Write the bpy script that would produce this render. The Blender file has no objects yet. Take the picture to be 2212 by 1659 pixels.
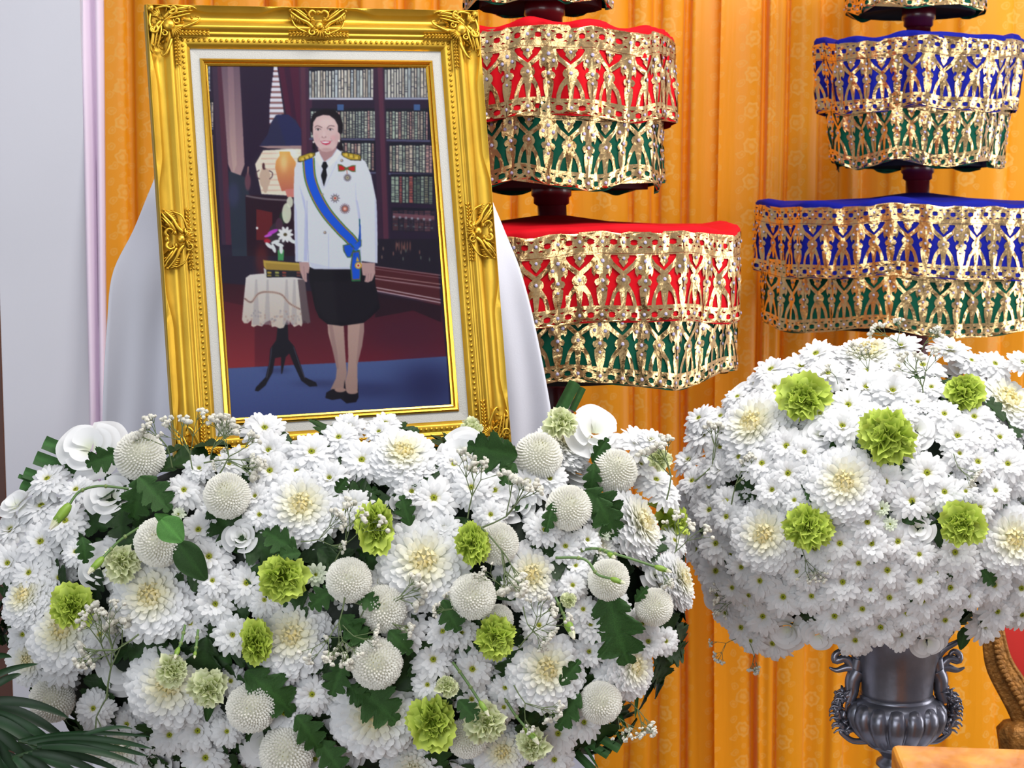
import bpy, math, random
import numpy as np
from mathutils import Vector, Matrix
from mathutils.geometry import delaunay_2d_cdt
random.seed(7); rng = np.random.RandomState(7)
PI = math.pi
S = bpy.context.scene
# ---------------------------------------------------------------- camera
FPX, CX, CY = 3500.0, 1106.0, 829.5
PITCH = math.radians(6.0)
CAM = np.array([0.0, 0.0, 1.70])
FWD = np.array([0.0, math.cos(PITCH), -math.sin(PITCH)])
UP = np.array([0.0, math.sin(PITCH), math.cos(PITCH)])
RT = np.array([1.0, 0.0, 0.0])
cd = bpy.data.cameras.new('camera'); cam = bpy.data.objects.new('camera', cd)
S.collection.objects.link(cam); S.camera = cam
cd.sensor_width = 36.0; cd.lens = 36.0 * FPX / 2212.0
cd.clip_start = 0.05; cd.clip_end = 60
cam.location = CAM; cam.rotation_euler = (PI / 2 - PITCH, 0, 0)
cd.dof.use_dof = True; cd.dof.focus_distance = 2.05; cd.dof.aperture_fstop = 16.0
# ---------------------------------------------------------------- light and exposure
W_ = bpy.data.worlds.new('world'); S.world = W_; W_.use_nodes = True
W_.node_tree.nodes['Background'].inputs[0].default_value = (0.88, 0.93, 1.0, 1)
W_.node_tree.nodes['Background'].inputs[1].default_value = 0.42
def area(name, loc, target, sx, sy, power, col):
    l = bpy.data.lights.new(name, 'AREA'); l.shape = 'RECTANGLE'; l.size = sx; l.size_y = sy
    l.energy = power; l.color = col
    o = bpy.data.objects.new(name, l); S.collection.objects.link(o)
    o.location = loc; o.rotation_euler = (Vector(target) - Vector(loc)).to_track_quat('-Z', 'Y').to_euler()
    return o
area('daylight_window', (-1.5, -2.5, 1.9), (0.3, 2.8, 1.35), 3.2, 2.4, 84, (0.94, 0.97, 1.0))
area('ceiling_lamp', (0.3, 0.9, 3.45), (0.3, 2.4, 1.4), 1.6, 1.0, 31, (1.0, 0.98, 0.95))
area('ceiling_lamp_rear', (1.3, 1.9, 3.3), (0.7, 4.1, 1.0), 1.8, 0.5, 62, (1.0, 0.97, 0.93))
area('curtain_fill', (3.05, 2.7, 1.3), (0.7, 4.1, 0.75), 1.6, 1.6, 46, (1.0, 0.98, 0.95))  # added unseen fill light, brightens the lower curtain folds from the side
S.view_settings.view_transform = 'Standard'; S.view_settings.look = 'None'
S.view_settings.gamma = 1.0; S.view_settings.use_curve_mapping = False
S.view_settings.exposure = 0.05
S.cycles.max_bounces = 8; S.cycles.diffuse_bounces = 5; S.cycles.glossy_bounces = 3
S.cycles.transmission_bounces = 4; S.cycles.transparent_max_bounces = 6
S.cycles.sample_clamp_indirect = 6.0; S.cycles.use_denoising = True
S.cycles.caustics_reflective = False; S.cycles.caustics_refractive = False
# ---------------------------------------------------------------- helpers
C = S.collection
def Wp(px, py, d):
    return CAM + d * FWD + (px - CX) / FPX * d * RT - (py - CY) / FPX * d * UP
def V3(a): return Vector((float(a[0]), float(a[1]), float(a[2])))
def nrm(a):
    a = np.asarray(a, float); return a / (np.linalg.norm(a, axis=-1, keepdims=True) + 1e-12)
def lin(c):
    c = np.asarray(c, float) / 255.0
    return np.where(c <= 0.04045, c / 12.92, ((c + 0.055) / 1.055) ** 2.4)
def L4(c): return tuple(lin(c)) + (1.0,)
class MB:
    def __init__(s): s.V = []; s.F = []; s.C = []; s.n = 0
    def add(s, V, F, col=None):
        V = np.asarray(V, float).reshape(-1, 3)
        s.V.append(V); s.F += [tuple(int(i) + s.n for i in f) for f in F]
        if col is None: col = (1, 1, 1)
        col = np.asarray(col, float)
        if col.ndim == 1: col = np.tile(col, (len(V), 1))
        s.C.append(col); s.n += len(V)
    def mesh(s, name, mat, smooth=True):
        m = bpy.data.meshes.new(name); V = np.vstack(s.V)
        m.from_pydata([tuple(v) for v in V.tolist()], [], s.F)
        a = m.color_attributes.new('Col', 'FLOAT_COLOR', 'POINT')
        c = np.ones((len(V), 4), np.float32); c[:, :3] = np.vstack(s.C); a.data.foreach_set('color', c.ravel())
        if smooth: m.polygons.foreach_set('use_smooth', [True] * len(m.polygons))
        m.materials.append(mat); m.update(); return m
def put(name, mesh, parent=None, M=None, label=None, cat=None, group=None, kind=None):
    o = bpy.data.objects.new(name, mesh); C.objects.link(o)
    if parent is not None: o.parent = parent
    if M is not None: o.matrix_local = M if parent is not None else M; 
    if label: o['label'] = label
    if cat: o['category'] = cat
    if group: o['group'] = group
    if kind: o['kind'] = kind
    return o
def empty(name, M, label, cat, group=None):
    o = put(name, None, None, M, label, cat, group); o.empty_display_size = 0.02; return o
def frame_mat(p, z, spin=0.0, s=1.0):
    z = nrm(z); a = np.array([0, 0, 1.0]) if abs(z[2]) < 0.95 else np.array([0, 1.0, 0])
    x = nrm(np.cross(a, z)); y = np.cross(z, x)
    x2 = x * math.cos(spin) + y * math.sin(spin); y2 = np.cross(z, x2)
    if np.isscalar(s): s = (s, s, s)
    m = np.eye(4); m[:3, 0] = x2 * s[0]; m[:3, 1] = y2 * s[1]; m[:3, 2] = z * s[2]; m[:3, 3] = p
    return Matrix(m.tolist())
def grid_faces(nu, nv, wrap=False):
    F = []
    for i in range(nu if wrap else nu - 1):
        for j in range(nv - 1):
            a = i * nv + j; b = ((i + 1) % nu) * nv + j
            F.append((a, b, b + 1, a + 1))
    return F
def tube(mb, P, r, n=6, col=None, cap=True):
    P = np.asarray(P, float); r = np.broadcast_to(np.asarray(r, float), (len(P),))
    T = np.gradient(P, axis=0); T = nrm(T)
    ref = np.array([0, 0, 1.0]) if abs(T[0][2]) < 0.9 else np.array([1.0, 0, 0])
    x = nrm(np.cross(T[0], ref)); V = []
    for i in range(len(P)):
        x = nrm(x - T[i] * np.dot(x, T[i])); y = np.cross(T[i], x)
        for k in range(n):
            a = 2 * PI * k / n; V.append(P[i] + r[i] * (x * math.cos(a) + y * math.sin(a)))
    F = []
    for i in range(len(P) - 1):
        for k in range(n):
            F.append((i * n + k, i * n + (k + 1) % n, (i + 1) * n + (k + 1) % n, (i + 1) * n + k))
    if cap:
        F.append(tuple(range(n))[::-1]); F.append(tuple((len(P) - 1) * n + k for k in range(n)))
    mb.add(V, F, col)
def lathe(mb, prof, n=32, col=None, center=(0, 0, 0), mod=None):
    V = []; m = len(prof)
    for k in range(n):
        a = 2 * PI * k / n
        for (r, z) in prof:
            rr = r * (mod(a, z) if mod else 1.0)
            V.append((center[0] + rr * math.cos(a), center[1] + rr * math.sin(a), center[2] + z))
    mb.add(V, grid_faces(n, m, True), col)
def ball(mb, c, r, nu=8, nv=5, col=None, ax=None):
    V = []
    r = np.broadcast_to(np.asarray(r, float), (3,))
    for i in range(nu):
        for j in range(nv):
            th = PI * j / (nv - 1); a = 2 * PI * i / nu
            V.append([math.sin(th) * math.cos(a) * r[0], math.sin(th) * math.sin(a) * r[1], math.cos(th) * r[2]])
    V = np.array(V)
    if ax is not None: V = V @ np.asarray(ax, float)
    mb.add(V + np.asarray(c, float), grid_faces(nu, nv, True), col)
def bez(P, n):
    P = [np.asarray(p, float) for p in P]; out = []
    for t in np.linspace(0, 1, n):
        Q = P[:]
        while len(Q) > 1: Q = [Q[i] * (1 - t) + Q[i + 1] * t for i in range(len(Q) - 1)]
        out.append(Q[0])
    return np.array(out)
def catm(P, n):
    P = np.asarray(P, float); t = np.linspace(0, len(P) - 1, n); out = []
    for q in t:
        i = min(int(q), len(P) - 2); f = q - i
        a, b = P[max(i - 1, 0)], P[i]; c, d = P[i + 1], P[min(i + 2, len(P) - 1)]
        out.append(0.5 * (2 * b + (c - a) * f + (2 * a - 5 * b + 4 * c - d) * f * f + (3 * b - a - 3 * c + d) * f ** 3))
    return np.array(out)
# ---------------------------------------------------------------- materials
def new_mat(name):
    m = bpy.data.materials.new(name); m.use_nodes = True
    return m, m.node_tree.nodes, m.node_tree.links, m.node_tree.nodes['Principled BSDF']
def pmat(name, col, rough=0.5, metal=0.0, bump=0.0, bscale=50, var=0.0, vscale=8, coat=0.0, sheen=0.0, bdist=0.002, vc=False, stretch=(1, 1, 1), spec=None):
    m, N, Lk, b = new_mat(name)
    b.inputs['Roughness'].default_value = rough; b.inputs['Metallic'].default_value = metal
    if spec is not None: b.inputs['Specular IOR Level'].default_value = spec
    if coat: b.inputs['Coat Weight'].default_value = coat; b.inputs['Coat Roughness'].default_value = 0.1
    if sheen: b.inputs['Sheen Weight'].default_value = sheen
    tc = N.new('ShaderNodeTexCoord'); mp = N.new('ShaderNodeMapping'); mp.inputs['Scale'].default_value = stretch
    Lk.new(tc.outputs['Object'], mp.inputs[0])
    src = None
    if vc:
        a = N.new('ShaderNodeAttribute'); a.attribute_name = 'Col'; src = a.outputs['Color']
    if var:
        nz = N.new('ShaderNodeTexNoise'); nz.inputs['Scale'].default_value = vscale; nz.inputs['Detail'].default_value = 4
        Lk.new(mp.outputs[0], nz.inputs['Vector'])
        mr = N.new('ShaderNodeMapRange'); mr.inputs['From Min'].default_value = 0.3; mr.inputs['From Max'].default_value = 0.7
        mr.inputs['To Min'].default_value = 1 - var; mr.inputs['To Max'].default_value = 1 + var
        Lk.new(nz.outputs[0], mr.inputs[0])
        vm = N.new('ShaderNodeVectorMath'); vm.operation = 'SCALE'
        if src: Lk.new(src, vm.inputs[0])
        else: vm.inputs[0].default_value = tuple(lin(col))
        Lk.new(mr.outputs[0], vm.inputs['Scale']); src = vm.outputs[0]
    if src: Lk.new(src, b.inputs['Base Color'])
    else: b.inputs['Base Color'].default_value = L4(col)
    if bump:
        nz = N.new('ShaderNodeTexNoise'); nz.inputs['Scale'].default_value = bscale; nz.inputs['Detail'].default_value = 3
        Lk.new(mp.outputs[0], nz.inputs['Vector'])
        bp = N.new('ShaderNodeBump'); bp.inputs['Strength'].default_value = bump; bp.inputs['Distance'].default_value = bdist
        Lk.new(nz.outputs[0], bp.inputs['Height']); Lk.new(bp.outputs[0], b.inputs['Normal'])
    return m
def petal_mat(name, transl=0.36, rough=0.55):
    m, N, Lk, b = new_mat(name)
    a = N.new('ShaderNodeAttribute'); a.attribute_name = 'Col'
    Lk.new(a.outputs['Color'], b.inputs['Base Color']); b.inputs['Roughness'].default_value = rough
    b.inputs['Specular IOR Level'].default_value = 0.3
    t = N.new('ShaderNodeBsdfTranslucent'); Lk.new(a.outputs['Color'], t.inputs['Color'])
    mx = N.new('ShaderNodeMixShader'); mx.inputs[0].default_value = transl
    Lk.new(b.outputs[0], mx.inputs[1]); Lk.new(t.outputs[0], mx.inputs[2])
    Lk.new(mx.outputs[0], N['Material Output'].inputs[0]); return m
M_PET = petal_mat('petal'); M_PETG = petal_mat('green_petal', 0.3)
M_LEAF = pmat('leaf', (40, 70, 32), 0.55, spec=0.25, vc=True, var=0.25, vscale=60, bump=0.3, bscale=160)
M_STEM = pmat('stem', (70, 105, 45), 0.5, vc=True, var=0.15, vscale=80)
M_GOLD = pmat('gilt_moulding', (208, 168, 58), 0.40, 0.85, bump=0.12, bscale=500, bdist=0.0006, var=0.08, vscale=25)
M_LIP = pmat('gilt_lip', (228, 182, 66), 0.22, 0.95, bump=0.1, bscale=300, bdist=0.0006)
M_FOIL = pmat('gold_foil', (228, 192, 136), 0.27, 1.0, bump=0.5, bscale=95, bdist=0.004, var=0.10, vscale=40)
M_RED = pmat('red_satin', (192, 2, 20), 0.75, spec=0.15, bump=0.25, bscale=30, bdist=0.006)
M_GRN = pmat('green_satin', (0, 70, 52), 0.75, spec=0.15, bump=0.25, bscale=30, bdist=0.006)
M_BLUE = pmat('blue_satin', (10, 20, 130), 0.75, spec=0.15, bump=0.25, bscale=30, bdist=0.006)
M_BLACK = pmat('black_lining', (18, 15, 20), 0.8)
M_POLE = pmat('maroon_lacquer', (84, 12, 26), 0.3, coat=0.3)
M_GEM = pmat('glitter_gem', (196, 192, 226), 0.35, 0.2, bump=1.0, bscale=900, bdist=0.002, var=0.2, vscale=700)
M_WALL = pmat('wall_paint', (204, 206, 216), 0.7, var=0.02, vscale=3, bump=0.15, bscale=120, bdist=0.001)
M_CLOTH = pmat('white_cloth', (214, 216, 228), 0.75, sheen=0.2, bump=0.15, bscale=500, bdist=0.0008)
M_PINK = pmat('pink_cloth', (224, 208, 226), 0.7)
M_FLOOR = pmat('floor_tile', (120, 104, 92), 0.35, var=0.1)
M_PEWTER = pmat('pewter', (124, 126, 138), 0.30, 0.75, var=0.25, vscale=22, bump=0.25, bscale=60)
M_LINEN = pmat('linen', (184, 183, 178), 0.85, bump=0.6, bscale=700, bdist=0.001, var=0.05, vscale=500)
# ================================================================ setting
def box(mb, a, b, col=None):
    x0, y0, z0 = a; x1, y1, z1 = b
    V = [(x, y, z) for x in (x0, x1) for y in (y0, y1) for z in (z0, z1)]
    mb.add(V, [(0, 1, 3, 2), (4, 6, 7, 5), (0, 4, 5, 1), (2, 3, 7, 6), (0, 2, 6, 4), (1, 5, 7, 3)], col)
mb = MB(); box(mb, (-3, -3.2, -0.1), (3.2, 5.2, 0)); put('floor', mb.mesh('floor', M_FLOOR, False), kind='structure')
mb = MB(); box(mb, (-3, 4.6, 0), (3.2, 4.7, 3.7)); put('wall_back', mb.mesh('wall_back', M_WALL, False), kind='structure')
mb = MB(); box(mb, (-3.2, -3.2, 3.75), (3.2, 4.7, 3.85)); put('ceiling', mb.mesh('ceiling', M_WALL, False), kind='structure')
mb = MB(); box(mb, (3.2, -3.2, 0), (3.3, 4.7, 3.75)); put('wall_right', mb.mesh('wall_right', M_WALL, False), kind='structure')
# white pillar panel at the left: right edge x px 172 -> 198, left edge px 7 near the bottom
def pill(px0, px1, d, dd, z0=0.0, z1=2.6, tilt=0.0):
    a = Wp(px0, 829, d); b = Wp(px1, 829, d); mb = MB()
    V = []
    for z in (z0, z1):
        s = (z - 1.7) * tilt
        for (x, y) in ((a[0], a[1]), (b[0], b[1]), (b[0], b[1] + dd), (a[0], a[1] + dd)): V.append((x + s, y, z))
    mb.add(V, [(0, 1, 5, 4), (1, 2, 6, 5), (2, 3, 7, 6), (3, 0, 4, 7), (4, 5, 6, 7), (0, 3, 2, 1)]); return mb
put('wall_left', pill(6, 195, 3.3, 0.04, 0, 3.2).mesh('wall_left', M_WALL, False), kind='structure')
M_BROWN = pmat('brown_wood', (86, 50, 40), 0.45, var=0.2)
o = put('door_1', pill(-420, 4, 3.7, 0.06, 0, 2.9).mesh('door_1', M_BROWN, False), kind='structure')
# ---------------------------------------------------------------- curtain
def curtain_mat():
    m, N, Lk, b = new_mat('saffron_brocade')
    def MN(op, a, c=None, d=None):
        n = N.new('ShaderNodeMath'); n.operation = op
        for i, v in enumerate((a, c, d)):
            if v is None: continue
            if isinstance(v, (int, float)): n.inputs[i].default_value = v
            else: Lk.new(v, n.inputs[i])
        return n.outputs[0]
    uv = N.new('ShaderNodeUVMap'); uv.uv_map = 'UV'
    sx = N.new('ShaderNodeSeparateXYZ'); Lk.new(uv.outputs[0], sx.inputs[0])
    u, v = sx.outputs[0], sx.outputs[1]
    nz = N.new('ShaderNodeTexNoise'); nz.inputs['Scale'].default_value = 30; Lk.new(uv.outputs[0], nz.inputs['Vector'])
    wob = MN('MULTIPLY', MN('SUBTRACT', nz.outputs[0], 0.5), 0.5)
    PX, PZ = 0.105, 0.088
    col = MN('FLOOR', MN('DIVIDE', u, PX))
    fu = MN('SUBTRACT', MN('FRACT', MN('DIVIDE', u, PX)), 0.5)
    vv = MN('ADD', MN('DIVIDE', v, PZ), MN('MULTIPLY', MN('SINE', MN('MULTIPLY', col, 4.1)), 0.5))
    row = MN('FLOOR', vv)
    fv = MN('SUBTRACT', MN('FRACT', vv), 0.5)
    off = MN('MULTIPLY', MN('SINE', MN('MULTIPLY', row, PI)), 0)
    def motif(cx, cy, R, petals):
        dx = MN('MULTIPLY', MN('ADD', MN('SUBTRACT', fu, cx), MN('MULTIPLY', wob, 0.6)), PX)
        dy = MN('MULTIPLY', MN('SUBTRACT', fv, cy), PZ)
        r = MN('SQRT', MN('ADD', MN('MULTIPLY', dx, dx), MN('MULTIPLY', dy, dy)))
        ang = MN('ARCTAN2', dy, dx)
        rr = MN('MULTIPLY', MN('ADD', 1.0, MN('MULTIPLY', MN('SINE', MN('MULTIPLY', ang, petals)), 0.09)), R)
        e = MN('DIVIDE', r, rr)
        disc = MN('LESS_THAN', e, 1.0)
        ring = MN('ADD', 0.55, MN('MULTIPLY', MN('SINE', MN('MULTIPLY', e, 9.0)), 0.45))
        return MN('MULTIPLY', disc, ring)
    mt = motif(0.05, -0.12, 0.020, 7)
    for a in ((-0.22, 0.18, 0.010, 2), (0.24, 0.22, 0.009, 3), (-0.20, -0.36, 0.010, 2), (0.29, -0.36, 0.008, 3), (0.04, 0.38, 0.007, 2)):
        mt = MN('MAXIMUM', mt, MN('MULTIPLY', motif(*a), 0.75))
    n2 = N.new('ShaderNodeTexNoise'); n2.inputs['Scale'].default_value = 9; Lk.new(uv.outputs[0], n2.inputs['Vector'])
    mt = MN('MULTIPLY', mt, MN('MULTIPLY_ADD', n2.outputs[0], 0.8, 0.35))
    mix = N.new('ShaderNodeMix'); mix.data_type = 'RGBA'
    mix.inputs[6].default_value = L4((254, 168, 14)); mix.inputs[7].default_value = L4((254, 206, 110))
    Lk.new(MN('MULTIPLY', mt, 0.62), mix.inputs[0])
    Lk.new(mix.outputs[2], b.inputs['Base Color'])
    Lk.new(MN('MULTIPLY_ADD', mt, 0.25, 0.42), b.inputs['Roughness'])
    b.inputs['Sheen Weight'].default_value = 0.15
    w = N.new('ShaderNodeTexNoise'); w.inputs['Scale'].default_value = 40
    mp = N.new('ShaderNodeMapping'); mp.inputs['Scale'].default_value = (1, 0.08, 1); Lk.new(uv.outputs[0], mp.inputs[0]); Lk.new(mp.outputs[0], w.inputs[0])
    bp = N.new('ShaderNodeBump'); bp.inputs['Strength'].default_value = 0.35; bp.inputs['Distance'].default_value = 0.006
    Lk.new(w.outputs[0], bp.inputs['Height']); Lk.new(bp.outputs[0], b.inputs['Normal'])
    t = N.new('ShaderNodeBsdfTranslucent'); Lk.new(mix.outputs[2], t.inputs['Color'])
    ms = N.new('ShaderNodeMixShader'); ms.inputs[0].default_value = 0.28
    Lk.new(b.outputs[0], ms.inputs[1]); Lk.new(t.outputs[0], ms.inputs[2]); Lk.new(ms.outputs[0], N['Material Output'].inputs[0])
    return m
M_CURT = curtain_mat()
YC = 4.12
def curtain(name, px0, px1, seed, Y, label):
    r = random.Random(seed)
    x = (px0 - CX) / FPX * Y; x1 = (px1 - CX) / FPX * Y
    pts = []; arc = 0; ys = []
    # pleats: broad front face, quick return, narrow deep gutter
    prof = []
    while x < x1:
        w = r.choice([r.uniform(0.03, 0.06), r.uniform(0.07, 0.13)]); g = r.uniform(0.010, 0.03); d = r.uniform(0.008, 0.036); k = r.uniform(-0.014, 0.014)
        prof += [(x, 0.0 + k, w), (x + w * 0.35, -0.008 - k * .4, w), (x + w * 0.75, -0.006, w), (x + w, 0.004, w), (x + w + g * 0.25, d, g), (x + w + g * 0.8, d * 0.9, g)]
        x += w + g
        if r.random() < .35:
            g2 = r.uniform(.02, .05); prof += [(x + g2 * .5, d * .55, g2), (x + g2, d * .35, g2)]; x += g2 + .012
    P = np.array([(a, b) for a, b, c in prof]); n = len(P) * 5
    Q = catm(np.c_[P, np.zeros(len(P))], n)[:, :2]
    s = np.r_[0, np.cumsum(np.linalg.norm(np.diff(Q, axis=0), axis=1))]
    zs = np.linspace(0.02, 3.15, 28); V = []; UV = []
    for i in range(n):
        for z in zs:
            t = (z - 1.65)
            sx = 0.010 * math.sin(Q[i, 0] * 9 + z * 1.3) * t; dy = 1.0 + 0.25 * math.sin(Q[i, 0] * 13 + z * 1.9)
            V.append((Q[i, 0] + sx, Y + Q[i, 1] * dy + 0.008 * math.sin(z * 3 + i * .05), z)); UV.append((s[i] + seed * 0.37, z))
    mb = MB(); F = grid_faces(n, len(zs)); mb.add(V, F)
    me = mb.mesh(name, M_CURT); ul = me.uv_layers.new(name='UV'); UV = np.array(UV, np.float32)
    idx = np.zeros(len(me.loops), np.int32); me.loops.foreach_get('vertex_index', idx)
    ul.data.foreach_set('uv', UV[idx].ravel())
    return put(name, me, None, None, label, 'curtain')
curtain('curtain', 190, 1562, 3, YC, 'pleated saffron floral brocade curtain behind the picture frame and red parasol')
curtain('curtain', 1545, 2420, 11, YC - 0.04, 'pleated saffron floral brocade curtain behind the blue parasol and the urn')
# pink hanging cloth strip beside the pillar
def sheet(name, rows, mat, n=40, fold=None, label=None, cat=None, thick=0.0):
    V = []
    R = []
    for (y, xa, xb, da, db) in rows: R.append((Wp(xa, y, da), Wp(xb, y, db)))
    A = catm([a for a, b in R], len(R) * 5); B = catm([b for a, b in R], len(R) * 5)
    m = len(A)
    for i in range(n):
        u = i / (n - 1)
        for j in range(m):
            p = A[j] * (1 - u) + B[j] * u; v = j / (m - 1)
            if fold: p = p + np.array([0, -1.0, 0]) * fold(u, v, p)
            V.append(p)
    mb = MB(); mb.add(V, grid_faces(n, m)); me = mb.mesh(name, mat)
    o = put(name, me, None, None, label, cat)
    if thick:
        md = o.modifiers.new('s', 'SOLIDIFY'); md.thickness = thick
    return o
sheet('hanging_cloth', [(-60, 172, 222, 3.26, 3.26), (300, 183, 224, 3.26, 3.26), (700, 190, 229, 3.26, 3.26), (1000, 196, 234, 3.26, 3.26), (1800, 205, 250, 3.26, 3.26)],
      M_PINK, 24, lambda u, v, p: 0.012 * math.sin(u * 9.5) + 0.004 * math.sin(v * 8 + u * 3), 'narrow pale pink cloth hanging beside the white pillar', 'cloth', 0.002)
# ---------------------------------------------------------------- frame pose (camera space)
r1 = nrm([0.94449184, -0.05573928, 0.32377198]); r2 = np.array([0.06572525, 0.99611773, -0.05856337]); r2 = nrm(r2 - r1 * np.dot(r1, r2))
FW = 0.36; FH = FW * 1.486; FT = np.array([-1.2335414, -1.28228046, 6.2031536]) * FW
def c2w(v): return v[0] * RT - v[1] * UP + v[2] * FWD
fx, fy = c2w(r1), -c2w(r2); fz = np.cross(fx, fy)
fo = CAM + c2w(FT)
# frame local: x right, y up (0 at liner's top edge, so y is negative below), z to the viewer
FB = fo + fx * FW / 2 - fy * (FH + 0.058)
FM = np.eye(4); FM[:3, 0] = fx; FM[:3, 1] = fy; FM[:3, 2] = fz; FM[:3, 3] = FB
FM = Matrix(FM.tolist())
OX, OY = -FW / 2, FH + 0.058          # local of the liner's top-left corner
def floc(x, y, z=0.0): return np.array([OX + x, OY - y, z])
def l2px(x, y):
    p = FT + r1 * x + r2 * y
    return CX + FPX * p[0] / p[2], CY + FPX * p[1] / p[2]
# ---------------------------------------------------------------- white cloth over the easel
def clothfold(u, v, p):
    k = max(0.0, v - 0.27) / 0.73; k = min(1, k * 1.6)
    b = 0.05 * math.sin(PI * u) * 0
    return b + k * (0.020 * math.sin(u * 31 + 2.2 * math.sin(v * 3)) + 0.010 * math.sin(u * 67 + v * 4 + 1)) + 0.003 * math.sin(u * 23 + v * 17)
sheet('easel_drape', [(130, 560, 850, 2.62, 2.68), (240, 400, 985, 2.50, 2.62), (395, 330, 1047, 2.42, 2.56), (500, 286, 1090, 2.40, 2.54), (590, 245, 1126, 2.38, 2.53),
      (700, 235, 1155, 2.38, 2.53), (860, 226, 1186, 2.38, 2.53), (1000, 222, 1205, 2.38, 2.53), (1300, 215, 1245, 2.38, 2.53), (1659, 205, 1285, 2.38, 2.53), (2400, 190, 1320, 2.38, 2.53), (3000, 170, 1350, 2.38, 2.53)],
      M_CLOTH, 150, clothfold, 'white cloth draped over the easel behind the picture frame', 'cloth', 0.0015)
# ================================================================ tiered parasols
def cell_mesh():
    """one repeat of the gold lace cut-out; x in [-180,180], y in [0,740] (crop pixels)"""
    pos = []; neg = []
    R = lambda x0, y0, x1, y1: [(x0, y0), (x1, y0), (x1, y1), (x0, y1)]
    pos.append(R(-181, 0, 181, 190)); pos.append(R(-180, 602, 180, 740))
    for yc in (86, 678):
        for x in (-90, 90):
            neg.append([(x - 32, yc - 9), (x - 24, yc), (x - 32, yc + 9), (x - 18, yc + 20), (x, yc + 24), (x + 18, yc + 20), (x + 32, yc + 9), (x + 24, yc), (x + 32, yc - 9), (x + 18, yc - 20), (x, yc - 24), (x - 18, yc - 20)])
        for g in (0, 180, -180):
            for s in (-1, 1):
                for t in (-1, 1):
                    neg.append([(g + s * 14, yc + t * 44), (g + s * 62, yc + t * 44), (g + s * 36, yc + t * 27)])
    neg.append(R(-180, 176, 180, 180))
    pos.append([(-46, 172), (-54, 204), (-34, 226), (-40, 244), (0, 290), (40, 244), (34, 226), (54, 204), (46, 172)])
    for s in (-1, 1):
        c = 180 * s
        half = [(30, 185), (48, 230), (66, 270), (82, 300), (80, 335), (62, 366), (52, 340), (26, 352), (28, 378), (54, 392), (62, 412), (48, 440), (30, 436), (27, 444), (46, 458), (42, 520), (32, 570), (20, 608)]
        pos.append([(c - h, y) for h, y in half] + [(c + h, y) for h, y in half[::-1]])
        pos.append([(s * 180, 172), (s * 104, 172), (s * 116, 206), (s * 84, 252), (s * 4, 318), (s * 2, 352), (s * 26, 350), (s * 108, 282), (s * 130, 262), (s * 180, 262)])
        pos.append([(0, 440), (s * 50, 436), (s * 86, 492), (s * 108, 560), (s * 114, 608), (s * 80, 608), (s * 72, 556), (s * 52, 502), (s * 30, 482), (s * 24, 500), (0, 500)])
    pos.append([(-16, 318), (-22, 346), (-50, 362), (-62, 388), (-58, 412), (-44, 428), (-50, 440), (50, 440), (44, 428), (58, 412), (62, 388), (50, 362), (22, 346), (16, 318)])
    pos.append([(-28, 480), (-14, 612), (14, 612), (28, 480)])
    V = []; F = []
    for P in pos + neg:
        k = len(V); V += [Vector((min(180, max(-180, x)), y)) for x, y in P]; F.append(list(range(k, k + len(P))))
    for x in range(-160, 161, 32):
        for y in range(18, 740, 32): V.append(Vector((x + 0.37, y + 0.21)))
    vo, eo, fo_, ov, oe, of = delaunay_2d_cdt(V, [], F, 0, 1e-4)
    def inside(P, x, y):
        c = False
        for i in range(len(P)):
            x1, y1 = P[i]; x2, y2 = P[i - 1]
            if (y1 > y) != (y2 > y) and x < (x2 - x1) * (y - y1) / (y2 - y1) + x1: c = not c
        return c
    keep = []
    for f in fo_:
        x = sum(vo[i][0] for i in f) / len(f); y = sum(vo[i][1] for i in f) / len(f)
        if any(inside(P, x, y) for P in pos) and not any(inside(P, x, y) for P in neg): keep.append(tuple(f))
    return np.array([tuple(v) for v in vo]), keep
CELLV, CELLF = cell_mesh()
used = sorted({i for f in CELLF for i in f}); rm = {a: b for b, a in enumerate(used)}
CELLV = CELLV[used]; CELLF = [tuple(rm[i] for i in f) for f in CELLF]
GEMS = [(0, 86, 1), (180, 86, 1), (0, 678, 1), (180, 678, 1), (0, 218, .95), (0, 392, 1.05), (180, 240, 1.1), (135, 292, 1.05), (225, 292, 1.05), (180, 400, 1.05), (180, 476, .85)]
mb = MB(); ball(mb, (0, 0, 0), (0.0029, 0.0031, 0.0012), 10, 5); GEM = mb.mesh('gem', M_GEM)
SC = 0.0001986
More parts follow.
